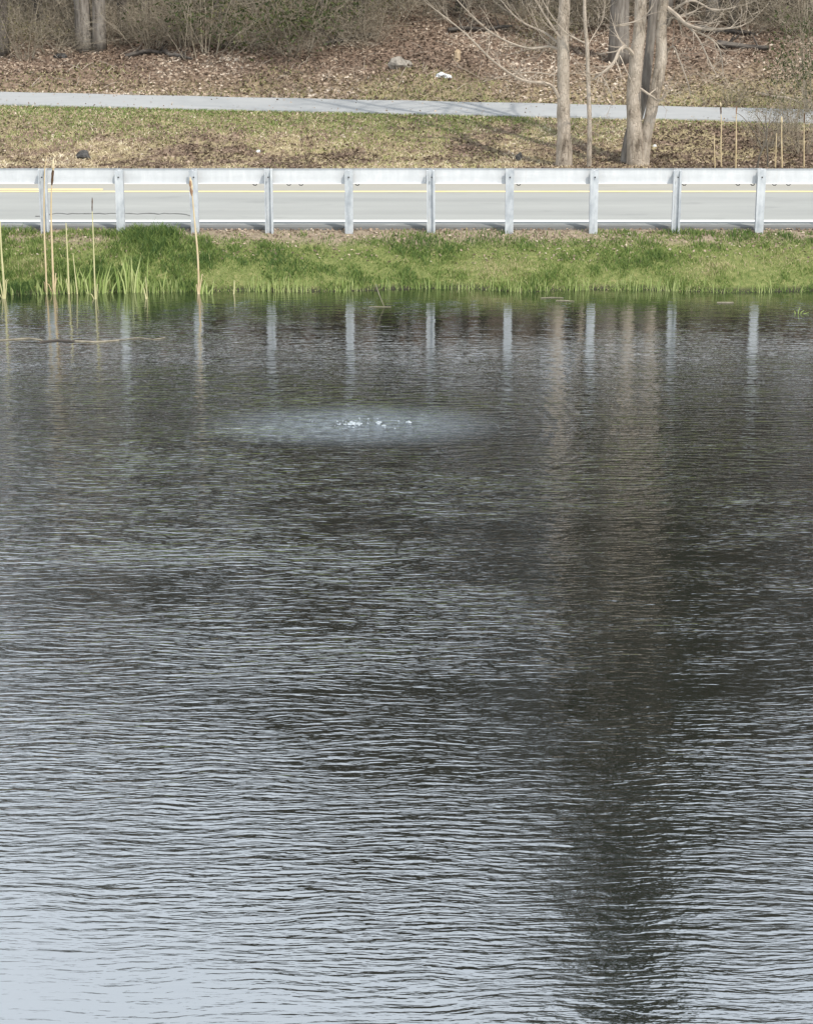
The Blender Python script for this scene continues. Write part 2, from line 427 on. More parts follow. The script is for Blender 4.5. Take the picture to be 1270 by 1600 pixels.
def water_material(fx, fy):
    m, nt, b = mat('pond_water'); t = NT(nt)
    p = t.pos(); x, y, z = t.xyz(p)
    warp = t.noise(t.mapping(p, (0.5, 0.7, 1)), 1.0, 2.0)
    wv = t.n('ShaderNodeCombineXYZ')
    t.l(x, wv.inputs[0]); t.l(t.m('ADD', y, t.m('MULTIPLY', warp, 0.42)), wv.inputs[1])
    pw = wv.outputs[0]
    rot = (0, 0, math.radians(-7))
    h1 = t.noise(t.mapping(pw, (1.7, 10.0, 1), rot), 1.0, 2.5, 0.55)
    h2 = t.noise(t.mapping(pw, (7.0, 19.0, 1), (0, 0, math.radians(6)), (3, 7, 0)), 1.0, 2.0, 0.5)
    h3 = t.noise(t.mapping(p, (0.35, 1.1, 1), (0, 0, math.radians(10)), (11, 2, 0)), 1.0, 1.0)
    # rings spreading from the bubbling water
    dx = t.m('SUBTRACT', x, fx); dy = t.m('SUBTRACT', y, fy)
    r2 = t.m('ADD', t.m('MULTIPLY', dx, dx), t.m('MULTIPLY', dy, dy))
    r = t.m('SQRT', r2)
    rr = t.m('ADD', r, t.m('MULTIPLY', warp, 0.6))
    ring = t.m('MULTIPLY', t.m('SINE', t.m('MULTIPLY', rr, 21.0)), t.m('EXPONENT', t.m('MULTIPLY', r, -0.14)))
    # wind patches, and the lee under the far bank where it is smoother
    patch = t.rng(t.noise(t.mapping(p, (0.16, 0.30, 1), (0, 0, 0.2)), 1.0, 2.0), 0.34, 0.66, 0.78, 1.35)
    lee = t.m('MULTIPLY', t.rng(y, 34.0, 45.5, 1.0, 0.34), t.rng(y, 17.0, 30.0, 0.72, 1.0))
    slick = t.rng(t.m('ADD', t.m('ADD', y, t.m('MULTIPLY', x, 0.55)), t.m('MULTIPLY', warp, 2.4)), 16.9, 20.2, 0.45, 1.0)   # smooth slick near the viewer
    amp = t.m('MULTIPLY', t.m('MULTIPLY', patch, lee), slick)
    east = t.rng(t.m('ADD', x, t.m('MULTIPLY', warp, 1.5)), -0.5, 3.0, 1.0, 0.74)
    hs = t.m('ADD', t.m('MULTIPLY', t.m('MULTIPLY', h1, east), 0.0200), t.m('MULTIPLY', h2, 0.0040))
    hs = t.m('ADD', hs, t.m('MULTIPLY', ring, 0.0011))
    hs = t.m('MULTIPLY', hs, amp)
    hs = t.m('ADD', hs, t.m('MULTIPLY', h3, 0.006))
    # churned water over the bubbler
    el = t.m('ADD', t.m('MULTIPLY', t.m('MULTIPLY', dx, dx), 0.25), t.m('MULTIPLY', dy, dy))
    h4 = t.noise(t.mapping(p, (5.0, 7.0, 1)), 1.0, 3.0, 0.6)
    churn = t.rng(t.m('ADD', el, t.m('MULTIPLY', t.m('SUBTRACT', h4, 0.5), 3.2)), -0.6, 2.6, 0.9, 0.0)
    hs = t.m('ADD', hs, t.m('MULTIPLY', t.m('MULTIPLY', h4, churn), 0.022))
    nrm = t.bump(hs, 1.0)
    gl = t.n('ShaderNodeBsdfGlossy'); gl.inputs['Roughness'].default_value = 0.02
    gl.inputs['Color'].default_value = (0.96, 0.97, 0.98, 1)
    t.l(nrm, gl.inputs['Normal'])
    df = t.n('ShaderNodeBsdfDiffuse'); t.l(t.mix(t.m('MULTIPLY', churn, t.rng(h4, 0.35, 0.7, 0.2, 0.8)), (0.008, 0.010, 0.007), (0.42, 0.49, 0.56)), df.inputs['Color'])   # aerated water is milky
    fr = t.n('ShaderNodeFresnel'); fr.inputs['IOR'].default_value = 1.33
    t.l(nrm, fr.inputs['Normal'])
    fac = t.m('ADD', t.m('MULTIPLY', fr.outputs[0], 0.40), 0.50, clamp=True)
    fac = t.m('MULTIPLY', fac, t.m('SUBTRACT', 1.0, t.m('MULTIPLY', churn, 0.3)))
    mx = t.n('ShaderNodeMixShader'); t.l(fac, mx.inputs[0]); t.l(df.outputs[0], mx.inputs[1]); t.l(gl.outputs[0], mx.inputs[2])
    t.l(mx.outputs[0], nt.nodes['Material Output'].inputs['Surface'])
    return m
FY = y_on(664, 0); FX = PX(556, FY, 0)
M['water'] = water_material(FX, FY)
M['foam'] = noisy_mat('foam', [(0, (0.26, 0.30, 0.33)), (1, (0.46, 0.50, 0.53))], 25, bump=0.01, rough=0.35, spec=0.5)

# ------------------------------------------------------------------ setting
def ground_sheet():
    xs = np.concatenate([np.linspace(-400, -60, 12)[:-1], np.linspace(-60, -20, 30)[:-1], np.linspace(-20, 20, 121), np.linspace(20, 60, 30)[1:], np.linspace(60, 400, 12)[1:]])
    ys = np.concatenate([np.linspace(-150, 6, 14)[:-1], np.linspace(6, 46, 25)[:-1], np.linspace(46, 50.2, 36)[:-1], np.linspace(50.2, 58.4, 5)[:-1],
                         np.linspace(58.4, 90, 106)[:-1], np.linspace(90, 140, 40)[:-1], np.linspace(140, 900, 20)])
    X, Y = np.meshgrid(xs, ys)
    Z = ground(X.ravel(), Y.ravel())
    V = np.stack([X.ravel(), Y.ravel(), Z], 1)
    nx = len(xs); ny = len(ys)
    i, j = np.meshgrid(np.arange(nx - 1), np.arange(ny - 1))
    a = (j * nx + i).ravel()
    Q = np.stack([a, a + 1, a + nx + 1, a + nx], 1)
    o = link('ground', mesh_np('ground', V, quads=Q, smooth=True), M['ground'])
    return struct(o, 'grassy bank, verge and leaf covered hillside')
ground_sheet()

mb = MB(); mb.poly([(-70, 4, 0), (70, 4, 0), (70, 49.2, 0), (-70, 49.2, 0)])
struct(mb.build('pond_water', M['water']), 'dark rippled pond water reflecting trees and sky')

def road_mesh():
    rng = random.Random(4)
    mb = MB()
    xs = [-200, -60] + [-20 + 0.25 * k for k in range(161)] + [60, 200]
    top = []
    for x in xs:
        e = ROAD_Y0 + (float(fbm(np.array([x * 0.7]), np.array([1.0]), 33)[0]) - 0.5) * 0.16
        top.append((x, e))
    n0 = 0
    for x, e in top:
        for q in ((x, e - 0.03, 0.86), (x, e, ROAD_Z - 0.01), (x, e + 0.12, ROAD_Z), (x, 54.8, ROAD_Z + 0.02), (x, ROAD_Y1, ROAD_Z), (x, ROAD_Y1 + 0.05, 0.85)):
            mb.v.append(q); mb.r.append(.5)
    for i in range(len(xs) - 1):
        for k in range(5):
            a = i * 6 + k
            mb.f.append((a, a + 6, a + 7, a + 1))
    return struct(mb.build('road', M['road']), 'light grey asphalt road behind the guardrail')
road_mesh()
def rz(y): return ROAD_Z + (0.02 * (y - ROAD_Y0) / (54.8 - ROAD_Y0) if y < 54.8 else 0.02 * (ROAD_Y1 - y) / (ROAD_Y1 - 54.8))
def stripe(name, y0, y1, m, label, x0=-200, x1=200, h=0.005):
    mb = MB(); mb.poly([(x0, y0, rz(y0) + h), (x1, y0, rz(y0) + h), (x1, y1, rz(y1) + h), (x0, y1, rz(y1) + h)])
    return struct(mb.build(name, m), label)
stripe('white_edge_line', 50.78, 51.04, M['paint_white'], 'solid white painted edge line of the road')
stripe('yellow_centre_line', 54.70, 54.87, M['paint_yellow'], 'solid yellow painted centre line')
stripe('yellow_centre_line', 54.98, 55.20, M['paint_yellow'], 'second yellow centre line at the left end of the road', -200, PX(160, 55, 1))

# tar-sealed crack along the left part of the road
mb = MB(); rng = random.Random(8)
pts = []
for k in range(30):
    px = 55 + k * 8.4
    py = 334 + rng.uniform(-0.8, 0.8) + (4.5 * max(0, (85 - px) / 30)) + (4 * max(0, (px - 285) / 15))
    pts.append(P(px, py, y_on(py, 1.0)))
for k in range(len(pts) - 1):
    a, b = pts[k], pts[k + 1]; w = 0.025 + 0.03 * rng.random()
    mb.poly([(a.x, a.y - w, rz(a.y) + .008), (b.x, b.y - w, rz(b.y) + .008), (b.x, b.y + w, rz(b.y) + .008), (a.x, a.y + w, rz(a.y) + .008)])
struct(mb.build('tar_seam', M['tar']), 'dark tar seam along the road at the left')

def path_mesh():
    mb = MB()
    xs = [-60 + k * 0.5 for k in range(241)]
    for x in xs:
        yc = float(path_yc(x)); zc = 1.40
        for d, dz in ((-PATH_HW - 0.05, -0.12), (-PATH_HW, 0.0), (PATH_HW, 0.02), (PATH_HW + 0.05, -0.12)):
            mb.v.append((x, yc + d + 0.05 * math.sin(x * 1.7 + d), zc + dz)); mb.r.append(.5)
    for i in range(len(xs) - 1):
        for k in range(3):
            a = i * 4 + k; mb.f.append((a, a + 4, a + 5, a + 1))
    return struct(mb.build('path', M['path']), 'pale grey paved path running along the foot of the hill')
path_mesh()

# ------------------------------------------------------------------ guardrail
def guardrail():
    root = empty('guardrail', (0, 50.0, 0.92))
    tag(root, 'long galvanised steel guardrail on posts between the pond bank and the road', 'guardrail')
    top = 2.425; bot = 2.055
    post_px = [68, 187, 304, 420, 545, 674, 796, 928, 1057, 1188]
    xs = [PX(p, 50, 1.7) for p in post_px]
    xs = [xs[0] - 1.87 * k for k in (5, 4, 3, 2, 1)] + xs + [xs[-1] + 1.95 * k for k in (1, 2, 3, 4, 5)]
    # beam: shallow W section, sheet folded round with lips, seen from the back
    prof = [(0.000, bot), (0.022, bot + 0.012), (0.024, bot + 0.06), (0.0245, bot + 0.115), (0.0235, bot + 0.16), (0.0235, top - 0.16), (0.0245, top - 0.115), (0.024, top - 0.06), (0.022, top - 0.012), (0.0, top)]
    th = 0.012; sag = random.Random(6)
    def beam(x0, x1, dy):
        mb = MB(); n = len(prof); y0 = 50.13 + dy; da, db = sag.uniform(-.012, .008), sag.uniform(-.012, .008)
        ring = [(y0 + a, z) for a, z in prof] + [(y0 + a + th, z) for a, z in reversed(prof)]
        for x, dz in ((x0, da), (x1, db)):
            for (yy, z) in ring: mb.v.append((x, yy, z + dz)); mb.r.append(.5)
        N = len(ring)
        for k in range(N): mb.f.append((k, (k + 1) % N, N + (k + 1) % N, N + k))
        mb.f.append(tuple(range(N))); mb.f.append(tuple(reversed(range(N, 2 * N))))
        return mb.build('rail_beam', M['steel'], root, origin=(0, 50.0, 0.92))
    joints = [xs[0] - 1.0] + [xs[k] + 0.16 for k in range(0, len(xs), 2)] + [xs[-1] + 1.0]
    for k in range(len(joints) - 1):
        beam(joints[k] - 0.12, joints[k + 1] - 0.135, 0.0 if k % 2 else 0.0015)
        mb = MB(); mb.box((joints[k] - 0.135, 50.118, bot + 0.02), (joints[k] - 0.117, 50.150, top - 0.035))
        mb.build('splice_seam', M['bolt'], root, origin=(0, 50.0, 0.92))
    rng = random.Random(3)
    for k, x in enumerate(xs):
        b = gz(x, 50.0) - 0.35
        t = top - (0.0 if k % 3 == 2 else 0.035) + 0.004
        w = 0.098; lean = rng.uniform(-0.012, 0.02)
        mb = MB()
        # I-section: two flanges and a web
        def slab(xa, xb, ya, yb):
            n0 = len(mb.v)
            for z, s in ((b, 0.0), (t, lean)):
                for q in ((xa, ya), (xb, ya), (xb, yb), (xa, yb)):
                    mb.v.append((x + q[0] - s, q[1], z)); mb.r.append(.5)
            for q in ((3, 2, 1, 0), (4, 5, 6, 7), (0, 1, 5, 4), (1, 2, 6, 5), (2, 3, 7, 6), (3, 0, 4, 7)):
                mb.f.append(tuple(n0 + i for i in q))
        if k % 5 in (0, 3):                    # turned posts show the web between the flanges
            slab(-w, -w + 0.03, 49.93, 50.07); slab(w - 0.05, w, 49.93, 50.07); slab(-w + 0.03, w - 0.05, 49.985, 50.015)
        else:
            slab(-w, w, 49.93, 49.955); slab(-w, w, 50.045, 50.07); slab(-0.02, 0.02, 49.955, 50.045)
        mb.build('post', M['post_steel'], root, origin=(0, 50.0, 0.92))
        mb = MB(); mb.box((x - 0.075, 50.071, bot + 0.03), (x + 0.075, 50.139, top - 0.03))
        mb.build('offset_block', M['post_steel'], root, origin=(0, 50.0, 0.92))
        mb = MB(); mb.tube([(x, 49.905, top - 0.18), (x, 49.93, top - 0.18)], [0.016, 0.02], 6)
        mb.build('bolt', M['bolt'], root, origin=(0, 50.0, 0.92))
    for px in (398, 451, 470, 558, 810, 1069, 1153, 1176, 1210, 1232):
        x = PX(px, 50.1, bot)
        mb = MB(); mb.tube([(x - 0.05, 50.14, bot - 0.005), (x - 0.02, 50.135, bot - 0.035), (x + 0.03, 50.135, bot - 0.035), (x + 0.05, 50.14, bot - 0.005)], [0.009, 0.012, 0.012, 0.009], 6)
        mb.build('clip', M['bolt'], root, origin=(0, 50.0, 0.92))
guardrail()

# ------------------------------------------------------------------ trees
def grow(mb, rng, p, d, length, r, level, max_level, tips, up=0.15, bend=0.25, kids=(8, 6, 5), minr=0.006):
    n = 5 if level == 1 else (4 if level == 2 else 3)
    pts = [p.copy()]; rad = [r]; q = p.copy(); dd = d.normalized()
    for i in range(n):
        dd = (dd + Vector((rng.uniform(-bend, bend), rng.uniform(-bend, bend), rng.uniform(-bend, bend) + up))).normalized()
        q = q + dd * (length / n); pts.append(q.copy()); rad.append(max(r * (1 - 0.8 * (i + 1) / n), minr * 0.7))
    mb.tube(pts, rad, 5 if level == 1 else 3, cap=False)
    tips.append(q.copy())
    if level >= max_level: return
    nk = kids[min(level - 1, len(kids) - 1)]
    for k in range(nk):
        t = 0.22 + 0.78 * (k + rng.random()) / nk
        f = t * n; i = min(int(f), n - 1)
        bp = pts[i].lerp(pts[i + 1], f - i)
        base = (pts[i + 1] - pts[i]).normalized()
        side = Vector((rng.uniform(-1, 1), rng.uniform(-1, 1), rng.uniform(-0.4, 0.9))).normalized()
        nd = (base * 0.65 + side * 0.85).normalized()
        grow(mb, rng, bp, nd, length * rng.uniform(0.38, 0.62) * (1.1 - 0.4 * t), max(rad[i] * 0.5, minr), level + 1, max_level, tips, up, bend, kids, minr)

def add_leaves(mb, rng, tips, per, size, spread, flat=False):
    for tp in tips:
        for k in range(per):
            c = tp + Vector((rng.gauss(0, spread), rng.gauss(0, spread), rng.gauss(0, spread)))
            s = size * rng.uniform(0.6, 1.4)
            a = Vector((rng.uniform(-1, 1), rng.uniform(-1, 1), rng.uniform(-1, 1))).normalized() * s
            b = Vector((rng.uniform(-1, 1), rng.uniform(-1, 1), rng.uniform(-1, 1))).normalized() * s * 0.55
            rd = rng.random()
            mb.poly([c - a, c + b, c + a * 1.1, c - b], rd)

def trunk_points(pts, n_extra=0):
    return [Vector(p) for p in pts]

def smooth_line(pts, rad, sub=4):
    P_ = [Vector(p) for p in pts]; out = []; ro = []
    n = len(P_)
    for i in range(n - 1):
        p0 = P_[max(i - 1, 0)]; p1 = P_[i]; p2 = P_[i + 1]; p3 = P_[min(i + 2, n - 1)]
        for k in range(sub):
            t = k / sub
            out.append(0.5 * ((2 * p1) + (p2 - p0) * t + (2 * p0 - 5 * p1 + 4 * p2 - p3) * t * t + (3 * p1 - p0 - 3 * p2 + p3) * t ** 3))
            ro.append(rad[i] * (1 - t) + rad[i + 1] * t)
    out.append(P_[-1]); ro.append(rad[-1])
    return out, ro

def bare_tree(name, trunks, seed, bark, twig, crown_from=0.28, n_limbs=22, limb_len=6.0, limbs=(), kids=(7, 5, 4), buds=1, minr=0.008, up=0.12, rise=(0.2, 0.8)):
    """trunks: list of (points, radii) in world space; limbs: extra hand-placed limbs (points, radii)"""
    rng = random.Random(seed)
    base = trunks[0][0][0]
    root = empty(name, tuple(base))
    org = tuple(base)
    crown = MB(); tips = []
    for pts, rad in trunks:
        P_, R_ = smooth_line(pts, rad, 5)
        third = len(trunks) == 3 and pts is trunks[2][0]
        cut = 24 if len(pts) == 8 else len(P_) - 1        # upper stems of the tall near trees coloured darker to dim their reflections
        mb = MB(); mb.tube(P_[:cut + 1], R_[:cut + 1], 12, wob=0.05, rng=rng)
        mb.build('trunk', M['bark_grey'] if third else bark, root, smooth=True, origin=org)  # shade on the third stem is painted in as greyer bark
        if cut < len(P_) - 1:
            mb = MB(); mb.tube(P_[cut:], R_[cut:], 10, wob=0.05, rng=rng)
            mb.build('upper_stem', M['bark_dark'], root, smooth=True, origin=org)
        L = len(P_)
        for k in range(n_limbs // len(trunks)):
            t = crown_from + (1 - crown_from) * (k + rng.random() * 0.9) / (n_limbs // len(trunks))
            i = min(int(t * (L - 1)), L - 2)
            p = P_[i].lerp(P_[i + 1], t * (L - 1) - i)
            az = rng.uniform(0, 2 * math.pi); el = rng.uniform(*rise)
            d = Vector((math.cos(az), math.sin(az), el))
            shape = math.sin(math.pi * min(1, 0.25 + 0.75 * (1 - (t - crown_from) / (1 - crown_from)))) * 0.6 + 0.45
            grow(crown, rng, p, d, limb_len * shape * rng.uniform(0.75, 1.15), R_[i] * 0.42, 1, 3, tips, up, 0.22, kids, minr)
    co = crown.build('crown', twig, root, origin=org); co['kind'] = 'stuff'
    if buds:
        bm_ = MB(); add_leaves(bm_, rng, tips, buds, 0.05, 0.12)
        bm_.build('buds', M['bud'], co, origin=org)['kind'] = 'stuff'
    for pts, rad in limbs:
        P_, R_ = smooth_line(pts, rad, 4)
        mb = MB(); mb.tube(P_, R_, 6)
        tl = []
        for i in range(3, len(P_) - 1, 2):
            dd = (P_[i + 1] - P_[i - 1]).normalized()
            for _ in range(2):
                s = Vector((rng.uniform(-1, 1), rng.uniform(-1, 1), rng.uniform(-0.5, 1.0))).normalized()
                grow(mb, rng, P_[i], dd * 0.7 + s * 0.7, rng.uniform(0.4, 1.1), R_[i] * 0.45, 2, 3, tl, 0.05, 0.2, (0, 3), 0.006)
        mb.build('limb', M['twig_pale'], root, origin=org)
    return root

def up_pts(p0, h, lean=(0, 0), seed=0, n=6, wig=0.25):
    rng = random.Random(seed); out = [Vector(p0)]
    for k in range(1, n + 1):
        t = k / n
        out.append(Vector((p0[0] + lean[0] * t + rng.uniform(-wig, wig) * t, p0[1] + lean[1] * t + rng.uniform(-wig, wig) * t, p0[2] + h * t)))
    return out
def taper(r, n, end=0.06, flare=1.35):
    return [r * flare] + [r * (1 - k / n) + end * (k / n) for k in range(1, n + 1)]

# slender pale tree left of the twin-trunked one
Y = 59.4
g = gz(PX(880, Y, .9), Y)
tp = [P(881, 263, Y) + Vector((0, 0, -0.15)), P(881, 215, Y), P(880, 150, Y), P(880, 80, Y), P(882, 0, Y)]
top = tp[-1]
tp += [top + Vector((0.3, 0.2, 5)), top + Vector((0.1, 0.5, 12)), top + Vector((0.5, 0.2, 21))]
t1 = bare_tree('bare_tree', [(tp, [0.27, 0.20, 0.175, 0.165, 0.155, 0.12, 0.08, 0.02])], 11, M['bark_pale'], M['twig_dark'], 0.60, 17, 6.4,
    limbs=[([P(873, 152, 59.3), P(858, 131, 59.2), P(815, 124, 59.0), P(772, 96, 58.6), P(725, 50, 58.3), P(668, 5, 58.2)], [0.05, 0.045, 0.035, 0.028, 0.02, 0.008]),
           ([P(874, 78, 59.4), P(858, 72, 59.4), P(822, 74, 59.2), P(770, 52, 59.0), P(722, 8, 59.0), P(690, -30, 59)], [0.045, 0.04, 0.03, 0.025, 0.016, 0.008]),
           ([P(876, 70, 59.4), P(850, 50, 59.8), P(810, 30, 60.0), P(775, -10, 60.2)], [0.04, 0.03, 0.02, 0.01]),
           ([P(884, 70, 59.3), P(862, 40, 59.2), P(835, -5, 59.1), P(815, -60, 59)], [0.035, 0.03, 0.022, 0.01]),
           ([P(872, 118, 59.4), P(830, 112, 59.3), P(790, 118, 59.2), P(752, 128, 59)], [0.02, 0.016, 0.012, 0.006])])
tag(t1, 'single straight pale bare tree trunk with drooping limbs sweeping left, behind the guardrail', 'tree')

# thin sapling between the two
Y = 59.1
tp = [P(920, 264, Y) + Vector((0, 0, -0.15)), P(921, 200, Y), P(919, 130, Y), P(917, 70, Y), P(913, 0, Y), P(912, 0, Y) + Vector((0.1, 0, 3)), P(912, 0, Y) + Vector((0.3, 0.1, 6.5))]
t2 = bare_tree('bare_sapling', [(tp, [0.078, 0.066, 0.06, 0.055, 0.045, 0.03, 0.01])], 12, M['bark_pale'], M['twig'], 0.68, 10, 2.2,
    limbs=[([P(918, 68, Y), P(900, 60, Y), P(878, 45, Y), P(850, 5, Y - .2), P(838, -30, Y - .2)], [0.025, 0.024, 0.02, 0.014, 0.008]),
           ([P(917, 72, Y), P(930, 50, Y + .2), P(942, 28, Y + .3), P(945, 0, Y + .4)], [0.018, 0.015, 0.012, 0.008])], buds=1, kids=(5, 4, 3))
tag(t2, 'thin pale sapling between the single tree and the twin-trunked tree', 'sapling')

# twin-trunked tree, with a third stem behind, coloured darker to stand for shade
Y = 59.6
q0 = P(996, 262, Y) + Vector((0, 0, -0.15))
A = [q0, P(992, 215, Y), P(990, 150, Y), P(994, 90, Y), P(1001, 0, Y)]
A += [A[-1] + Vector((-0.2, 0, 5)), A[-1] + Vector((-0.9, 0.4, 13)), A[-1] + Vector((-0.7, 0.3, 25))]
B = [P(1002, 262, Y) + Vector((0.02, 0, -0.1)), P(1009, 215, Y), P(1020, 160, Y), P(1033, 90, Y), P(1036, 0, Y)]
B += [B[-1] + Vector((0.5, 0.2, 5)), B[-1] + Vector((0.9, 0.6, 13)), B[-1] + Vector((1.4, 0.2, 24))]
C = [P(982, 262, Y + .45), P(985, 215, Y + .5), P(1005, 150, Y + .6), P(1014, 80, Y + .7), P(1021, 0, Y + .8)]
C += [C[-1] + Vector((0.2, 0.5, 5)), C[-1] + Vector((0.4, 1.6, 11)), C[-1] + Vector((0.1, 2.0, 17))]
t3 = bare_tree('twin_trunk_tree', [(A, [0.34, 0.225, 0.205, 0.195, 0.17, 0.13, 0.08, 0.02]), (B, [0.20, 0.155, 0.165, 0.165, 0.15, 0.12, 0.08, 0.02]), (C, [0.26, 0.19, 0.14, 0.13, 0.125, 0.1, 0.07, 0.02])], 13,
    M['bark_pale'], M['twig_dark'], 0.60, 27, 6.2,
    limbs=[([P(990, 85, Y - .1), P(978, 73, Y - .3), P(968, 78, Y - .5), P(958, 98, Y - .7), P(940, 114, Y - .8), P(926, 124, Y - .8)], [0.06, 0.055, 0.05, 0.045, 0.035, 0.015]),
           ([P(938, 115, Y - .8), P(948, 132, Y - .8), P(960, 160, Y - .8)], [0.02, 0.017, 0.01]),
           ([P(1001, 138, Y - .2), P(1018, 150, Y - .35), P(1030, 157, Y - .4), P(1040, 148, Y - .4)], [0.04, 0.035, 0.03, 0.018]),
           ([P(1041, 10, Y), P(1056, 22, Y - .3), P(1075, 38, Y - .5), P(1105, 45, Y - .6), P(1150, 42, Y - .8), P(1165, 36, Y - .8)], [0.06, 0.055, 0.045, 0.035, 0.02, 0.01]),
           ([P(1043, 40, Y), P(1052, 26, Y - .2), P(1080, 45, Y - .3), P(1110, 60, Y - .3), P(1125, 80, Y - .3), P(1130, 120, Y - .3)], [0.04, 0.036, 0.03, 0.025, 0.018, 0.008]),
           ([P(1062, 26, Y - .3), P(1090, 58, Y - .6), P(1108, 95, Y - .8), P(1120, 118, Y - .9)], [0.03, 0.025, 0.02, 0.01]),
           ([P(1043, 78, Y), P(1052, 72, Y - .2), P(1060, 90, Y - .3), P(1075, 130, Y - .4), P(1078, 148, Y - .4)], [0.028, 0.024, 0.02, 0.016, 0.008]),
           ([P(985, 38, Y), P(960, 40, Y - .3), P(1000, 30, Y - .4), P(1020, 8, Y - .5)], [0.02, 0.02, 0.02, 0.012]),
           ([P(1045, 20, Y), P(1080, 0, Y - .5), P(1115, 15, Y - .8), P(1150, 10, Y - 1)], [0.04, 0.03, 0.022, 0.01])])
tag(t3, 'large twin-trunked pale bare tree forking low behind the guardrail', 'tree')

# tall pine: grey trunk in view, dark narrow crown above, seen again in the water
def pine(px, py, Yd, h, rad, width, seed, first=0.24):
    rng = random.Random(seed)
    x = PX(px, Yd, 2.0); base = Vector((x, Yd, gz(x, Yd) - 0.1))
    root = empty('pine_tree', tuple(base)); org = tuple(base)
    pts = up_pts(base, h, (0.2, 0.2), seed, 6, 0.12)
    P_, R_ = smooth_line(pts, taper(rad, 6, 0.04, 1.25), 4)
    mb = MB(); mb.tube(P_, R_, 10, wob=0.05, rng=rng); mb.build('trunk', M['bark_grey'], root, smooth=True, origin=org)
    br = MB(); nd = MB()
    nw = 46
    for k in range(nw):
        t = first + (0.99 - first) * k / nw
        c = base + Vector((0.2 * t, 0.2 * t, h * t))
        env = width * (0.55 + 0.45 * math.sin(math.pi * min(1, (t - first) / (1 - first) * 0.9 + 0.12))) * (1.0 if t < 0.85 else (1 - t) / 0.15 * 0.9 + 0.1)
        for j in range(6):
            az = rng.uniform(0, 2 * math.pi); ln = env * rng.uniform(0.65, 1.1)
            d = Vector((math.cos(az), math.sin(az), rng.uniform(-0.15, 0.3)))
            e = c + d * ln + Vector((0, 0, -0.12 * ln))
            br.tube([c, c.lerp(e, 0.5) + Vector((0, 0, 0.08 * ln)), e], [0.04, 0.025, 0.008], 3, cap=False)
            for s in range(int(9 + ln * 6)):
                u = rng.uniform(0.25, 1.05)
                q = c.lerp(e, u) + Vector((rng.gauss(0, 0.18), rng.gauss(0, 0.18), rng.gauss(0.05, 0.14)))
                rd = rng.random()
                for _ in range(2):
                    a = Vector((rng.uniform(-1, 1), rng.uniform(-1, 1), rng.uniform(-0.5, 0.8))).normalized() * rng.uniform(0.22, 0.46)
                    b = a.cross(Vector((rng.uniform(-1, 1), rng.uniform(-1, 1), rng.uniform(-1, 1)))).normalized() * rng.uniform(0.09, 0.19)
                    nd.poly([q - a, q + b, q + a, q - b], rd)
    co = nd.build('crown', M['needles'], root, origin=org); co['kind'] = 'stuff'
    br.build('branches', M['bark_dark'], co, origin=org)['kind'] = 'stuff'
    return root
pt = pine(1036, 70, 77.5, 50, 0.24, 3.3, 5, 0.12)
tag(pt, 'tall pine hidden behind the right stem of the twin-trunked tree', 'tree')

# individual trees at the wood edge, each told apart in the photograph
def edge_tree(px, py, h, r, seed, label, bark='bark_grey', lean=(0, 0), name='bare_tree', limb=5.0, nl=18, kids=(6, 5, 4)):
    p = hit(px, py, 60.0); Yd = p.y
    base = Vector((p.x, Yd, gz(p.x, Yd) - 0.1))
    pts = up_pts(base, h, lean, seed, 6, 0.25)
    t = bare_tree(name, [(pts, taper(r, 6, 0.03, 1.3))], seed, M[bark], M['twig_dark'], 0.3, nl, limb, kids=kids, minr=0.01)
    return tag(t, label, 'tree')
edge_tree(966, 96, 29, 0.30, 28, 'thick grey trunk on the slope just left of the twin-trunked tree', limb=6)
edge_tree(133, 78, 24, 0.26, 21, 'grey bare trunk at left wood edge, left one of a close pair', lean=(-0.4, 0))
edge_tree(155, 76, 25, 0.21, 22, 'grey bare trunk at left wood edge, right one of a close pair', lean=(0.5, 0.3))
edge_tree(3, 84, 23, 0.24, 23, 'dark bare trunk cut by the left picture edge', 'bark_dark')
edge_tree(192, 58, 24, 0.15, 24, 'slim brown trunk just right of the close grey pair', 'bark_dark')
edge_tree(1112, 34, 25, 0.22, 25, 'leaning grey trunk among the woods right of the twin-trunked tree', lean=(1.8, 0))
edge_tree(1176, 28, 25, 0.17, 26, 'thin dark trunk in the woods at upper right, second from the corner', 'bark_dark')
edge_tree(1236, 24, 24, 0.2, 27, 'dark trunk in the woods at the upper right corner', 'bark_dark')

# deep woods: five kinds of bare tree repeated
protos = []
for k in range(5):
    pts = up_pts((0, 0, -0.1), 23 + 2 * k, (0.4 * (k - 2), 0.2), 40 + k, 6, 0.3)
    pr = bare_tree('woodland_tree', [(pts, taper(0.17 + 0.02 * k, 6, 0.03, 1.3))], 50 + k, M['bark_dark'], M['twig_dark'], 0.28, 34, 5.6, kids=(7, 5, 4), buds=3, minr=0.014)
    tag(pr, 'dark bare tree standing deep in the woods along the top edge', 'tree', 'trees deep in the woods')
    protos.append(pr)
rng = random.Random(77); used = set(); placed = []
tries = 0
while len(placed) < 150 and tries < 9000:
    tries += 1
    y = rng.uniform(81.5, 138); x = rng.uniform(-0.30, 0.30) * y + rng.uniform(-2, 2)
    if any((x - a) ** 2 + (y - b) ** 2 < 1.9 ** 2 for a, b in placed): continue
    placed.append((x, y))
for i, (x, y) in enumerate(placed):
    k = i % 5
    o = protos[k] if k not in used else copy_tree(protos[k])
    used.add(k)
    o.location = (x, y, gz(x, y)); o.rotation_euler = (0, 0, rng.uniform(0, 6.28))
    s = rng.uniform(0.88, 1.08) * (0.93 if x < -3.5 else 1.06)
    o.scale = (s, s, s)

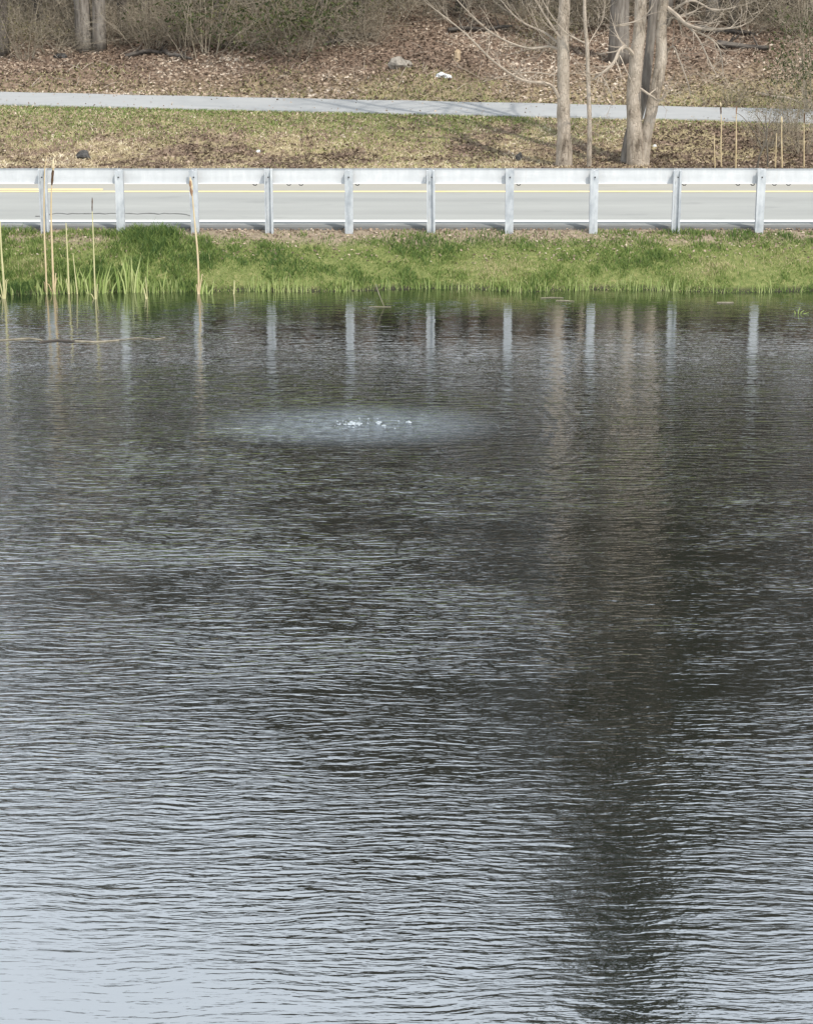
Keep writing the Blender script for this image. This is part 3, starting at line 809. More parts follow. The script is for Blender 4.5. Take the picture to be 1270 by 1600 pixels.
for i, px in enumerate((62, 98, 228, 282, 345, 418, 500, 560, 640, 720, 800, 1060, 1085, 1145, 1205, 1262)):
    b = hit(px, rng.uniform(18, 58) - (22 if 560 < px < 1120 else 0), 70.0)
    o = copy_tree(protos[i % 5]); o.location = b; o.rotation_euler = (0, 0, rng.uniform(0, 6.28))
    s = rng.uniform(.5, .85); o.scale = (s, s, rng.uniform(.8, 1.0))

# ------------------------------------------------------------------ shrubs and brush
def brush_proto(name, seed, n, h, spread, leaf=None, per=1, leaf_size=0.05, thick=0.010, twigmat='brush_twig', lsp=0.12):
    rng = random.Random(seed); root = empty(name); mb = MB(); tips = []
    for k in range(n):
        az = rng.uniform(0, 6.28); rr = spread * 0.7 * rng.random()
        p = Vector((math.cos(az) * rr, math.sin(az) * rr, -0.05))
        az += rng.uniform(-0.8, 0.8)
        d = Vector((math.cos(az) * rng.uniform(0.1, 1.3), math.sin(az) * rng.uniform(0.1, 1.3), 1.0))
        grow(mb, rng, p, d, h * rng.uniform(0.55, 1.1), thick, 1, 3, tips, -0.02, 0.3, (5, 3), 0.004)
    for k in range(6):
        az = rng.uniform(0, 6.28); d = Vector((math.cos(az) * .25, math.sin(az) * .25, 1.0))
        grow(mb, rng, Vector((math.cos(az) * .3, math.sin(az) * .3, -.05)), d, h * rng.uniform(.9, 1.5), thick * 2.4, 1, 3, [], 0.02, 0.14, (4, 3), 0.005)
    mb.build('stems', M[twigmat], root)['kind'] = 'stuff'
    if leaf:
        lm = MB(); add_leaves(lm, rng, tips, per, leaf_size, lsp); lm.build('foliage', M[leaf], root)['kind'] = 'stuff'
    return root
thick_p = [brush_proto('brush_thicket', 60 + k, 26, 2.3, 1.2, 'bud', 1, 0.03, twigmat='brush_twig') for k in range(3)]
ever_p = [brush_proto('evergreen_shrub', 70 + k, 16, 2.6, 1.3, 'evergreen_leaf', 5, 0.055, lsp=0.16) for k in range(2)]
oliv_p = [brush_proto('olive_shrub', 80 + k, 18, 2.2, 1.2, 'shrub_leaf', 3, 0.04, lsp=0.15) for k in range(2)]
usedp = set()
def put(protos, k, loc, rot, s, label, cat, group=None):
    pr = protos[k % len(protos)]
    key = pr.name
    o = pr if key not in usedp else copy_tree(pr)
    usedp.add(key)
    o.location = loc; o.rotation_euler = (0, 0, rot)
    o.scale = s if isinstance(s, tuple) else (s, s, s)
    return tag(o, label, cat, group)
put(ever_p, 0, hit(322, 88), 0.3, (1.15, 1.1, 1.25), 'green leafy shrub at the wood edge, left of two green ones', 'shrub')
put(ever_p, 1, hit(470, 82), 1.3, (1.15, 1.1, 1.3), 'green leafy shrub at the wood edge left of the pale boulder', 'shrub')
put(ever_p, 0, hit(1272, 178), 2.1, (0.85, 0.85, 1.15), 'dark green shrub cut by the right picture edge above the path', 'shrub')
put(oliv_p, 0, hit(40, 92), 0.5, 0.8, 'yellow-olive bush beneath the trunks at far left', 'shrub')
put(oliv_p, 1, hit(395, 78), 2.5, 1.0, 'olive brown bush between the two green shrubs', 'shrub')
put(oliv_p, 0, hit(545, 58), 4.0, 0.9, 'olive bush up the slope behind the pale boulder', 'shrub')
put(oliv_p, 1, hit(850, 82), 4.4, 0.8, 'low olive bush behind the single pale tree', 'shrub')
put(oliv_p, 0, hit(1140, 168), 1.4, (0.7, 0.7, 0.4), 'low yellow-green bush just above the right end of the path', 'shrub')
put(oliv_p, 1, hit(1235, 205), 0.4, (0.65, 0.6, 0.6), 'olive bush covering the right end of the path', 'shrub')
put(thick_p, 0, hit(1195, 232, 58.6), 0.4, (0.55, 0.5, 0.6), 'bare twiggy thicket in front of the right end of the path', 'shrub')
put(thick_p, 1, hit(1255, 240, 58.6), 1.4, (0.55, 0.5, 0.62), 'brown thicket at right picture edge above the guardrail', 'shrub')
put(thick_p, 2, hit(235, 76), 2.2, 0.9, 'tall pale stems of brush right of the close grey pair of trunks', 'shrub')
rng = random.Random(15)
for i in range(22):
    px = (i % 11) * 55 + rng.uniform(-10, 30); py = rng.uniform(60, 92) if i < 11 else rng.uniform(50, 75)
    put(thick_p, i, hit(px, py), rng.uniform(0, 6.28), (rng.uniform(.7, 1.15), rng.uniform(.7, 1.15), rng.uniform(.28, .6)), 'low bare brush at the left edge of the woods above the leafy slope', 'shrub', 'low brush along the wood edge')
rng = random.Random(5)
for i in range(130):
    px = -60 + 1400 * ((i * 0.618) % 1.0); py = rng.uniform(-75, 62) - (22 if 560 < px < 1120 else 0)
    b = hit(px, py)
    put(thick_p, i, b, rng.uniform(0, 6.28), (rng.uniform(.9, 1.6), rng.uniform(.9, 1.6), rng.uniform(.38, .8)), 'tangled bare understory brush in the woods along the top edge', 'shrub', 'understory brush in the woods')

# ------------------------------------------------------------------ stones, logs, litter
def lay(name, me, m, p, label, cat, rotz=0.0, sink=0.0, tilt=0.0):
    o = link(name, me, m); o.location = (p.x, p.y, p.z - sink); o.rotation_euler = (tilt, 0, rotz)
    return tag(o, label, cat)
lay('boulder', rock_mesh('boulder', 0.36, 0.27, 0.30, 2, amp=0.5), M['rock'], hit(627, 104), 'pale rounded boulder on the leaf covered slope above the path', 'boulder', 0.4)
lay('litter_bag', rock_mesh('litter_bag', 0.25, 0.14, 0.13, 7, amp=0.6, freq=2.2), M['litter'], hit(691, 120), 'crumpled white bag lying on the slope right of the pale boulder', 'litter', -0.5)
lay('dark_stone', rock_mesh('dark_stone', 0.24, 0.2, 0.2, 9, amp=0.5), M['dark_rock'], hit(131, 246), 'small dark stone on the dry verge above the guardrail at left', 'stone')
lay('dark_stump', rock_mesh('dark_stump', 0.11, 0.1, 0.22, 4, amp=0.4), M['dark_rock'], hit(811, 250), 'small dark stump on the verge left of the single pale tree', 'stump')
lay('paper_scrap', rock_mesh('paper_scrap', 0.07, 0.05, 0.06, 3, 2, 0.6, 2.0), M['litter'], hit(403, 237), 'small white scrap on the brown verge above the guardrail', 'litter')
lay('paper_scrap', rock_mesh('paper_scrap', 0.06, 0.04, 0.05, 6, 2, 0.6, 2.0), M['litter'], hit(1023, 228), 'tiny white scrap right of the twin-trunked tree base', 'litter')
lay('flat_stone', rock_mesh('flat_stone', 0.25, 0.2, 0.12, 12, amp=0.4), M['dark_rock'], hit(95, 88), 'low brown stone in the leaves below the left trunks', 'stone')
b = hit(714, 94)
mb = MB()
mb.tube([b + Vector((0, 0, -0.1)), b + Vector((0, 0, 0.1)), b + Vector((0.01, 0, 0.28)), b + Vector((0.05, 0, 0.36))], [0.13, 0.115, 0.11, 0.07], 7)
tag(mb.build('cut_stump', M['cut_wood'], origin=tuple(b)), 'pale cut wood stump above and right of the white bag', 'stump')

def log(a, b, r, label, m='log', seed=0, stubs=3, name='fallen_log'):
    rng = random.Random(seed); mb = MB()
    pa, pb = hit(*a), hit(*b)
    pts = [];
    for k in range(6):
        q = pa.lerp(pb, k / 5); q.z = gz(q.x, q.y) + r * 0.7 + rng.uniform(0, 0.08); q.y += rng.uniform(-.06, .06); pts.append(q)
    mb.tube(pts, [r * (1 - 0.09 * k) * rng.uniform(.9, 1.1) for k in range(6)], 8, wob=0.1, rng=rng)
    for k in range(stubs):
        q = pts[rng.randrange(1, 5)]; d = Vector((rng.uniform(-1, 1), rng.uniform(-.5, .5), rng.uniform(.3, 1)))
        mb.tube([q, q + d * 0.3, q + d * 0.6 + Vector((0, 0, .05))], [r * .35, r * .25, r * .1], 5)
    return tag(mb.build(name, M[m], origin=tuple(pa)), label, 'log')
log((196, 92), (262, 84), 0.10, 'dark fallen log below the left green shrub', seed=1)
log((258, 86), (300, 96), 0.08, 'short dark log end lying by the left green shrub', seed=2)
log((345, 76), (420, 66), 0.10, 'dark fallen log between the two green shrubs', seed=3)
log((505, 72), (580, 58), 0.10, 'dark fallen log right of the second green shrub', seed=4)
log((700, 52), (800, 46), 0.09, 'grey fallen log high on the slope under the sweeping limbs', seed=5)
log((1085, 48), (1180, 58), 0.12, 'upper dark fallen log on the slope right of the twin-trunked tree', seed=6)
log((1120, 72), (1200, 78), 0.12, 'lower dark fallen log on the slope right of the twin-trunked tree', seed=7)
log((168, 66), (216, 60), 0.05, 'pale bent dead branch beside the close grey pair of trunks', 'twig_pale', 8, 3, 'dead_branch')
log((1190, 150), (1250, 162), 0.05, 'pale dead branch lying by the right picture edge above the path', 'twig_pale', 9, 3, 'dead_branch')
log((28, 20), (86, 80), 0.035, 'thin pale dead branch leaning at far left', 'twig_pale', 10, 2, 'dead_branch')

# ------------------------------------------------------------------ cattails and reeds
def stalk(pixels, Yd, r, label, head=None, fluff=None, m='reed', leaves=2, seed=0, red=False):
    rng = random.Random(seed)
    pts = [P(x, y, Yd) for x, y in pixels]; base = pts[0].copy()
    root = empty('cattail', tuple(base)); org = tuple(base)
    line, rad = smooth_line([pts[0] - Vector((0, 0, 0.15))] + pts, [r * 1.15] + [r * (1 - 0.5 * k / (len(pts) - 1)) for k in range(len(pts))], 3)
    mb = MB(); mb.tube(line, rad, 6); mb.build('stalk', M[m], root, origin=org)
    if head:
        a, b = P(*head[0], Yd), P(*head[1], Yd); w = head[2]
        mb = MB(); mb.tube([a, a.lerp(b, .12), a.lerp(b, .3), a.lerp(b, .5), a.lerp(b, .7), a.lerp(b, .88), b], [w * .4, w * .8, w, w * .9, w * 1.05, w * .8, w * .3], 8, wob=.18, rng=rng)
        mb.build('seed_head', M['cattail_red' if red else 'cattail'], root, origin=org)
    if fluff:
        a, b = P(*fluff[0], Yd), P(*fluff[1], Yd); w = fluff[2]
        mb = MB(); mb.tube([a, a.lerp(b, .3), a.lerp(b, .7), b], [w * .4, w, w * .85, w * .3], 8, wob=.2, rng=rng)
        mb.build('fluff', M['fluff'], root, origin=org)
    for k in range(leaves):
        mb = MB(); d = rng.choice((-1, 1)) * rng.uniform(0.04, 0.22); h = rng.uniform(0.2, 0.6)
        p0 = base + Vector((rng.uniform(-.03, .03), rng.uniform(-.03, .03), -0.1))
        L = [p0, p0 + Vector((d * .15, 0, h * .5)), p0 + Vector((d * .45, .02, h)), p0 + Vector((d * .8, .03, h * rng.uniform(0.75, 1.15)))]
        mb.tube(L, [0.016, 0.014, 0.009, 0.002], 4); mb.build('leaf', M[m], root, origin=org)
    return tag(root, label, 'cattail')
YA = y_on(459, 0)
stalk([(7, 466), (5, 430), (2, 390), (0, 345)], y_on(466, 0), 0.028, 'dry stalk with curled dead leaves at the left picture edge', leaves=4, m='reed_pale', seed=1)
stalk([(73, 458), (71, 405), (69, 354), (69, 300), (70, 262), (73, 243)], YA, 0.022, 'headless dry stalk left beside the leftmost headed cattail', m='reed', leaves=1, seed=2)
stalk([(84, 459), (82, 405), (80, 345), (80, 310), (81, 289)], YA, 0.026, 'leftmost tall cattail with dark head and pale fluff tip', head=((81, 289), (83, 263), .028), fluff=((83, 266), (83, 249), .04), leaves=3, seed=3)
stalk([(108, 461), (106, 410), (103, 348)], YA, 0.022, 'pale short headless stalk right of the leftmost headed cattail', m='reed_pale', leaves=1, seed=4)
stalk([(121, 461), (117, 425), (114, 395)], YA, 0.015, 'shortest thin pale stalk in the left cattail group', m='reed_pale', leaves=0, seed=5)
stalk([(149, 467), (147, 410), (145, 350), (144, 330)], y_on(467, 0), 0.018, 'thin greenish cattail with a slim dark head in front of the road', head=((144, 330), (144, 308), .013), m='reed_pale', leaves=2, seed=6)
stalk([(311, 461), (309, 400), (304, 345), (301, 310), (300, 300)], YA, 0.024, 'tall cattail with reddish bent head before the third guardrail post', head=((300, 306), (297, 279), .034), fluff=((300, 299), (297, 276), .036), leaves=4, seed=7, red=True)
stalk([(230, 466), (229, 448), (227, 432)], y_on(466, 0), 0.012, 'broken reed stub with a bent blade right of the left cattail group', m='reed_pale', leaves=2, seed=8)
stalk([(365, 462), (366, 450), (366, 438)], YA, 0.02, 'short pale reed stub right of the reddish headed cattail', m='reed_pale', leaves=0, seed=9)
YB = 58.9
stalk([(1117, 266), (1116, 235), (1116, 209)], YB, 0.022, 'leftmost tan stalk behind the guardrail at right', leaves=0, seed=10)
stalk([(1127, 266), (1126, 230), (1127, 195), (1126, 178)], YB, 0.022, 'cattail with dark head over the path, left of the right-hand group', head=((1126, 178), (1126, 165), .02), fluff=((1126, 166), (1125, 159), .03), leaves=0, seed=11)
stalk([(1149, 266), (1150, 225), (1150, 178)], YB, 0.026, 'cattail with small brown head third from left behind the guardrail', head=((1150, 178), (1151, 166), .018), leaves=0, seed=12, red=True)
stalk([(1211, 266), (1212, 235), (1213, 207)], YB, 0.022, 'short tan stalk left of the fluffy cattail at right', leaves=0, seed=13)
stalk([(1222, 266), (1221, 225), (1221, 192)], YB, 0.026, 'cattail with pale fluffy head behind the guardrail at right', fluff=((1221, 194), (1221, 181), .035), leaves=0, seed=14)
stalk([(1256, 266), (1256, 225), (1256, 192)], YB, 0.022, 'rightmost cattail with slim dark head behind the guardrail', head=((1256, 192), (1257, 176), .018), leaves=0, seed=15)

# bare fork of a shrub standing with the right-hand cattails
mb = MB(); p0 = P(1183, 266, YB)
for L, R_ in (([(1183, 266), (1186, 245), (1196, 222), (1198, 205), (1195, 180)], .03), ([(1199, 266), (1199, 240), (1197, 215), (1192, 195), (1180, 178)], .025), ([(1190, 232), (1178, 205), (1160, 182), (1150, 176)], .016), ([(1196, 205), (1206, 190), (1222, 176)], .014)):
    mb.tube(*smooth_line([P(x, y, YB + .1) for x, y in L], [R_ * (1 - .6 * k / (len(L) - 1)) for k in range(len(L))], 3), 6)
tag(mb.build('bare_sapling', M['twig'], origin=tuple(p0)), 'small bare forked sapling among the right-hand cattails', 'sapling')

# young green reed clumps at the left shore
M['reed_green'] = blade_mat('reed_green', [(0, (0.20, 0.28, 0.075)), (0.5, (0.34, 0.42, 0.14)), (1, (0.50, 0.54, 0.24))], 0.6, 0.3)
def reed_clump(px, py, n, h, label, seed, spread=0.28):
    rng = random.Random(seed); yy = y_on(py, 0); c = Vector((PX(px, yy, 0), yy, 0))
    mb = MB()
    for k in range(n):
        b = c + Vector((rng.gauss(0, spread), rng.gauss(0, spread * .5), -0.1))
        hh = h * rng.uniform(.5, 1.1); ln = rng.gauss(0, .12); w = rng.uniform(.012, .022); rd = rng.random()
        pts = [b, b + Vector((ln * .3, 0, hh * .5)), b + Vector((ln, .02, hh))]
        n0 = len(mb.v)
        for q, ww in ((pts[0], w), (pts[1], w * .9)):
            mb.v += [(q.x - ww, q.y, q.z), (q.x + ww, q.y + .01, q.z)]; mb.r += [rd, rd]
        mb.v.append(tuple(pts[2])); mb.r.append(rd)
        mb.f += [(n0, n0 + 1, n0 + 3, n0 + 2), (n0 + 2, n0 + 3, n0 + 4)]
    return tag(mb.build('reed_clump', M['reed_green'], origin=tuple(c)), label, 'reeds', 'young green reeds at the shore')
reed_clump(97, 456, 9, .75, 'few young green reeds between the left cattail stalks', 1, .1)
reed_clump(142, 457, 15, .85, 'young green reed clump around the thin greenish cattail', 2, .2)
reed_clump(203, 455, 26, .95, 'tallest young green reed clump at the shore below the second guardrail post', 3, .3)
reed_clump(322, 459, 8, .5, 'small young reeds just right of the reddish headed cattail', 4, .12)

# ------------------------------------------------------------------ grass, litter: uncountable
def blades(name, x, y, h, w, lean, rnd, m, label, cat, zoff=-0.02, seed=0, water=False):
    r = np.random.default_rng(seed); n = len(x)
    z = ground(x, y)
    if water: z = np.maximum(z, -0.12)
    az = r.uniform(0, 2 * np.pi, n); ln = lean * h * r.uniform(0.2, 1.3, n)
    lx, ly = np.cos(az) * ln, np.sin(az) * ln
    fa = r.uniform(-0.9, 0.9, n); wx, wy = np.cos(fa) * w, np.sin(fa) * w
    B = np.stack([x, y, z + zoff], 1)
    V = np.empty((n, 5, 3))
    V[:, 0] = B - np.stack([wx, wy, 0 * w], 1); V[:, 1] = B + np.stack([wx, wy, 0 * w], 1)
    mid = B + np.stack([lx * .35, ly * .35, h * .6], 1)
    V[:, 2] = mid - np.stack([wx, wy, 0 * w], 1) * .75; V[:, 3] = mid + np.stack([wx, wy, 0 * w], 1) * .75
    V[:, 4] = B + np.stack([lx, ly, h * (1 - 0.35 * np.minimum(lean, 1.5) * .5)], 1)
    k = np.arange(n) * 5
    Q = np.stack([k, k + 1, k + 3, k + 2], 1); T = np.stack([k + 2, k + 3, k + 4], 1)
    me = mesh_np(name, V.reshape(-1, 3), tris=T, quads=Q, rnd=np.repeat(rnd, 5))
    return tag(link(name, me, m), label, cat, kind='stuff')
def leaves_on(name, x, y, s, rnd, m, label, cat, seed=0, lift=0.03):
    r = np.random.default_rng(seed); n = len(x); z = ground(x, y) + r.uniform(0.0, lift, n)
    a = r.normal(size=(n, 3)); a[:, 2] *= .45; a /= np.linalg.norm(a, axis=1)[:, None]
    b = np.cross(a, r.normal(size=(n, 3)) * [.5, .5, 1]); b /= np.linalg.norm(b, axis=1)[:, None]
    c = np.stack([x, y, z + 0.01], 1); s = s[:, None]
    V = np.stack([c - a * s, c + b * s * .6, c + a * s * 1.1, c - b * s * .6], 1)
    V[:, 1, 2] += s[:, 0] * .25
    k = np.arange(n) * 4
    T = np.concatenate([np.stack([k, k + 1, k + 2], 1), np.stack([k, k + 2, k + 3], 1)])
    return tag(link(name, mesh_np(name, V.reshape(-1, 3), tris=T, rnd=np.repeat(rnd, 4)), m), label, cat, kind='stuff')
R = np.random.default_rng(3)
def pxx(x, y):   # approximate column of the photograph, used to lay out patches of growth where they stand
    return 635 + x * 3300.0 / (y * math.cos(PITCH) + 10.0 * math.sin(PITCH))

M['grass'] = blade_mat('grass', [(0, (0.085, 0.145, 0.045)), (0.3, (0.175, 0.25, 0.065)), (0.6, (0.27, 0.335, 0.105)), (0.85, (0.44, 0.42, 0.20)), (1, (0.58, 0.49, 0.30))], 0.65, 0.35)
M['dry_grass'] = blade_mat('dry_grass', [(0, (0.13, 0.10, 0.07)), (0.3, (0.50, 0.40, 0.25)), (0.75, (0.66, 0.56, 0.37)), (1, (0.76, 0.68, 0.50))], 0.8, 0.15)
M['verge_grass'] = blade_mat('verge_grass', [(0, (0.13, 0.20, 0.055)), (0.4, (0.25, 0.31, 0.10)), (0.8, (0.42, 0.42, 0.18)), (1, (0.58, 0.52, 0.29))], 0.7, 0.25)
M['leaf'] = blade_mat('leaf', [(0, (0.10, 0.072, 0.053)), (0.3, (0.23, 0.168, 0.125)), (0.6, (0.36, 0.275, 0.205)), (0.88, (0.50, 0.395, 0.30)), (1, (0.63, 0.54, 0.44))], 0.8, 0.12)

# bank grass
n = 120000
x = R.uniform(-14, 14, n); y = R.uniform(47.2, 50.15, n)
g_ = ground(x, y); cl = .5 * fbm(x * 1.1, y * 1.6, 61) + .5 * fbm(x * 3.2, y * 3.6, 62, 2); big = fbm(x * 0.35, y * 0.8, 71)
col = pxx(x, y)
bare = np.clip(np.exp(-((col - 345) / 60) ** 2) + np.exp(-((col - 560) / 80) ** 2) * 1.1 + np.exp(-((col - 860) / 110) ** 2) * 1.2 + np.exp(-((col - 710) / 60) ** 2) * .7 + .35 * (col > 980), 0, 1)
edge = np.clip(sstep(49.25, 49.85, y + (cl - .5) * 1.5) * bare + .8 * sstep(.60, .68, fbm(x * .9, y * 1.4, 63)), 0, 1)
dens = np.clip(0.1 + 1.5 * cl, 0, 1) * (1 - 0.93 * edge) * sstep(50.12, 49.95, y)
k = (R.random(n) < dens) & (g_ > -0.02)
x, y, cl, big, g_, col = x[k], y[k], cl[k], big[k], g_[k], col[k]
h = (0.03 + 0.27 * cl ** 2.4 + 0.06 * sstep(.5, .62, big) * sstep(48.4, 49.2, y) * np.where(col < 330, 1, .3)) * R.uniform(.55, 1.4, len(x)) * (1 + .35 * (col < 330))
straw = np.exp(-(((col - 770) / 60) ** 2 + ((y - 48.5) / .35) ** 2)) * .5 + np.exp(-(((col - 1110) / 70) ** 2 + ((y - 48.3) / .35) ** 2)) * .6 + np.exp(-(((col - 40) / 40) ** 2 + ((y - 48.3) / .4) ** 2)) * .45
rn = np.clip(.93 - .95 * big + (.45 - cl) * .8 + R.normal(0, .2, len(x)) + 1.1 * straw + (R.random(len(x)) < .05) * .3, 0, 1)
blades('bank_grass', x, y, h, R.uniform(.006, .012, len(x)), 0.7, rn, M['grass'], 'lush green grass covering the pond bank', 'grass', seed=1)
# upright shoots along the waterline, standing in the shallows
n = 9000
x = R.uniform(-14, 14, n); y = R.uniform(46.75, 48.0, n); g_ = ground(x, y); c2 = fbm(x * 1.5, y * 0.5, 91)
k = (g_ > -0.13) & (g_ < 0.12) & (R.random(n) < np.clip((c2 - .32) * 3.0, 0.04, 1) * (0.3 + .7 * (g_ > -.1)))
x, y, g_ = x[k], y[k], g_[k]
blades('shore_shoots', x, y, np.maximum(-g_, 0) + R.uniform(.10, .36, len(x)), R.uniform(.006, .011, len(x)), 0.22, R.uniform(.25, 1, len(x)), M['reed_green'], 'pale green shoots growing in the shallows along the shore', 'grass', seed=2, water=True)
# last year's dry leaves along the top of the bank
n = 4200; x = R.uniform(-14, 14, n); y = 50.28 - 1.6 * R.random(n) ** 1.6
leaves_on('bank_litter', x, y, R.uniform(.02, .05, n), R.uniform(.2, 1, n), M['leaf'], 'dry leaves and chaff on the bare strip under the guardrail', 'leaf litter', 3)

# verge between the road and the path
n = 120000
x = R.uniform(-19, 19, n); yc = path_yc(x); y = 58.5 + (yc - PATH_HW - 58.55) * R.random(n)
t_ = (y - 58.5) / (yc - PATH_HW - 58.5); col = pxx(x, y); nz = fbm(x * .7, y * .7, 15); nz2 = fbm(x * .22, y * .3, 25)
brown = np.clip(.8 * sstep(.56, .68, fbm(x * .55, y * .8, 47)) * sstep(.85, .6, t_) + np.exp(-(((col - 315) / 75) ** 2 + ((t_ - .38) / .22) ** 2)) + np.exp(-(((col - 470) / 85) ** 2 + ((t_ - .2) / .16) ** 2)) + sstep(1000, 1100, col) * sstep(.92, .7, t_) + .5 * sstep(780, 880, col) * sstep(.6, .4, t_), 0, 1)
gr = 1.3 * sstep(.5, .78, t_ + (nz - .5) * .7 + .14 * (col < 420)) + np.exp(-(((col - 600) / 140) ** 2 + ((t_ - .55) / .25) ** 2)) * .75 + .65 * sstep(.5, .58, nz2)
gr = np.clip(gr, 0, 1) * (1 - brown) * np.where(col > 830, .45, 1) * np.where(t_ < .5, .6, 1)
u = R.random(n)
kg = u < gr * .8
kd = (~kg) & (R.random(n) < (.62 * (1 - .55 * brown)) * (.4 + nz))
xg, yg = x[kg], y[kg]
blades('verge_grass', xg, yg, R.uniform(.04, .13, len(xg)) , R.uniform(.008, .014, len(xg)), 1.0, np.clip(R.normal(.2, .18, len(xg)) + .7 * (.85 - t_[kg]) + .2 * np.clip((col[kg] - 300) / 300, 0, 1), 0, 1), M['verge_grass'], 'patchy yellow-green grass on the verge below the path', 'grass', seed=4)
xd, yd = x[kd], y[kd]
blades('dry_grass', xd, yd, R.uniform(.04, .14, len(xd)), R.uniform(.007, .014, len(xd)), 2.0, np.clip(R.normal(.5, .25, len(xd)) + .6 * (nz[kd] - .5) + 1.5 * (fbm(xd * 1.6, yd * 1.1, 45, 2) - .5) - .75 * brown[kd], 0, 1), M['dry_grass'], 'matted straw coloured dead grass on the verge', 'grass', seed=5)
kl = R.random(n) < .10 + .20 * brown
leaves_on('verge_leaves', x[kl], y[kl], R.uniform(.03, .065, kl.sum()), np.clip(R.normal(.5, .28, kl.sum()) - .4 * brown[kl], 0, 1), M['leaf'], 'scattered dead leaves on the verge behind the road', 'leaf litter', 6)

# hillside
n = 130000
x = R.uniform(-23, 23, n); yc = path_yc(x); v = 24 * R.random(n) ** 1.25; y = yc + PATH_HW + .05 + v
col = pxx(x, y); nz = fbm(x * .5, y * .5, 35)
gre = sstep(3.2, .2, v + (nz - .5) * 8) * np.where(col > 560, 1.0, .6)
k1 = R.random(n) < np.clip(.95 - .6 * gre, .2, 1) * (.5 + nz)
leaves_on('hill_leaves', x[k1], y[k1], R.uniform(.035, .08, k1.sum()), np.clip(R.normal(.5, .24, k1.sum()) + (nz[k1] - .5) * 1.3, 0, 1), M['leaf'], 'brown fallen leaves carpeting the wooded hillside', 'leaf litter', 7, .08)
k2 = R.random(n) < gre * .9
x2, y2 = x[k2], y[k2]
mixr = np.clip(R.normal(.55, .25, len(x2)), 0, 1)
blades('hill_grass', x2, y2, R.uniform(.05, .16, len(x2)), R.uniform(.008, .015, len(x2)), 1.2, mixr, M['verge_grass'], 'thin olive grass along the upper side of the path', 'grass', seed=8)
k3 = (R.random(n) < gre * .45)
x3, y3 = x[k3] + R.uniform(-.1, .1, k3.sum()), y[k3]
y3 = np.maximum(y3, path_yc(x3) + PATH_HW + .05)
blades('hill_straw', x3, y3, R.uniform(.05, .18, len(x3)), R.uniform(.008, .015, len(x3)), 1.4, R.uniform(.1, .9, len(x3)), M['dry_grass'], 'dead straw grass at the foot of the hill above the path', 'grass', seed=9)
n = 320; x = R.uniform(-20, 20, n); e_ = R.random(n) ** .5 * np.sign(R.uniform(-1, 1, n)); y = path_yc(x) + e_ * 1.3
me_ = leaves_on('path_leaves', x, y, R.uniform(.02, .05, n), R.uniform(.1, .9, n), M['leaf'], 'dry leaves blown onto the edges of the paved path', 'leaf litter', 17); me_.location.z = 0.06
# fallen twigs over the slope
n = 1500; mb = MB(); rng = random.Random(31)
tx = R.uniform(-20, 20, n); ty = path_yc(tx) + 2.4 + 18 * R.random(n) ** .8; ta = R.uniform(0, 3.14, n); tl = R.uniform(.15, .7, n)
ux = tx + np.cos(ta) * tl; uy = ty + np.sin(ta) * tl; tz = ground(tx, ty); uz = ground(ux, uy)
for k in range(n):
    p = Vector((tx[k], ty[k], tz[k] + .03)); q = Vector((ux[k], uy[k], uz[k] + rng.uniform(.02, .18)))
    mb.tube([p, p.lerp(q, .5) + Vector((0, 0, .03)), q], [.012, .010, .005], 3, cap=False)
tag(mb.build('fallen_twigs', M['twig_pale']), 'fallen twigs strewn over the leafy hillside', 'twigs', kind='stuff')

# ------------------------------------------------------------------ on the water
rng = random.Random(12)
def floater(pts_px, r, label, m='float', name='floating_stalk'):
    L = []
    for k, (px, py) in enumerate(pts_px):
        y = y_on(py, 0); L.append(Vector((PX(px, y, 0), y, 0.012)))
    mb = MB(); mb.tube(L, [r * (.8 if k in (0, len(L) - 1) else 1) for k in range(len(L))], 5)
    return tag(mb.build(name, M[m], origin=tuple(L[0])), label, 'stalk')
floater([(-10, 533), (20, 531), (45, 529), (66, 532)], .016, 'pale stalk floating at the left picture edge')
floater([(62, 535), (90, 532), (112, 534), (128, 531)], .024, 'short dark floating stalk below the left cattails', 'log')
floater([(112, 533), (150, 535), (186, 532)], .018, 'middle pale floating stalk of the line at left')
floater([(184, 532), (215, 528), (240, 531), (258, 528)], .009, 'right-hand end stalk of the floating line at left')
floater([(845, 466), (862, 465), (880, 466)], .010, 'short pale stalk floating near the right bank')
floater([(1120, 473), (1132, 473), (1146, 473)], .013, 'straight pale stalk floating below the ninth guardrail post')
floater([(868, 470), (880, 470), (897, 471)], .009, 'thin pale stalk floating left of the eighth post reflection')
mb = MB()
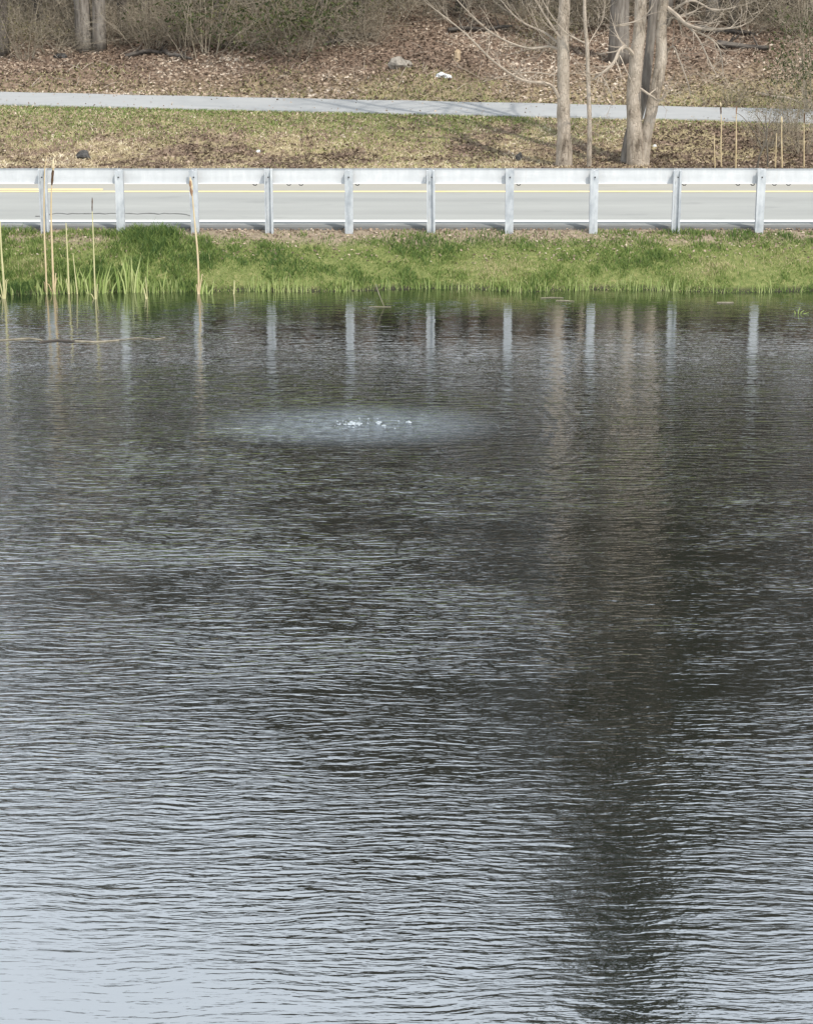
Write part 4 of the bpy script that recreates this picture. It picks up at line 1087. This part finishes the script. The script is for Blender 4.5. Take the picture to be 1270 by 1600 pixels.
for L in ([(587, 444, 0.30), (593, 462, .2), (600, 478, 0)], [(600, 480, 0.02), (588, 479, 0.02), (576, 482, 0.02)], [(598, 482, .015), (604, 481, .015), (611, 481, .015)]):
    pts = []
    for px, py, z in L:
        y = y_on(480, 0); q = P(px, py, y); q.z = max(q.z, .012); pts.append(q)
    mb.tube(pts, [.009, .008, .006], 5)
tag(mb.build('broken_reed', M['float'], origin=(PX(600, y_on(480, 0), 0), y_on(480, 0), 0)), 'bent broken pale reed leaning out of the water at centre', 'reed')
mb = MB()
p0 = P(1247, 490, y_on(490, 0))
for dx, h in ((-.06, .12), (.0, .2), (.05, .14), (.1, .08)):
    b = Vector((p0.x + dx, p0.y, -.05)); mb.tube([b, b + Vector((dx * .2, 0, h * .6)), b + Vector((dx + .03, 0, h))], [.013, .012, .004], 5)
tag(mb.build('reed_tuft', M['reed_green'], origin=(p0.x, p0.y, 0)), 'tiny green reed tuft in the water near the right edge', 'reeds')

# bubbling aerator: low domes of white water
mb_root = empty('water_bubbler', (FX, FY, 0))
tag(mb_root, 'white bubbling water of a submerged fountain in the middle of the pond', 'fountain')
rng = random.Random(9)
for i, (px, s) in enumerate(((550, .62), (560, .4), (591, .45), (600, .3), (638, .36), (540, .26))):
    py = 663 + rng.uniform(-3, 3); y = y_on(py, 0); x = PX(px, y, 0)
    o = link('bubble_mound', rock_mesh('bubble_mound', .13 * s, .15 * s, .05 * s, 20 + i, 3, .8, 2.5, .1), M['foam'], mb_root)
    o.location = (x - FX, y - FY, 0.0)
mb = MB()
for k in range(26):
    a = rng.uniform(0, 6.28); rr = abs(rng.gauss(0, .5)); s = rng.uniform(.005, .014)
    c = Vector((math.cos(a) * rr * 1.6, math.sin(a) * rr * .7, rng.uniform(0, .02) + abs(rng.gauss(0, .025)) * (rr < .5)))
    mb.tube([c - Vector((s * 1.5, 0, 0)), c + Vector((0, 0, s * .6)), c + Vector((s * 1.5, 0, 0))], [s * .3, s, s * .3], 5)
o = mb.build('foam_flecks', M['foam'], mb_root); o['kind'] = 'stuff'
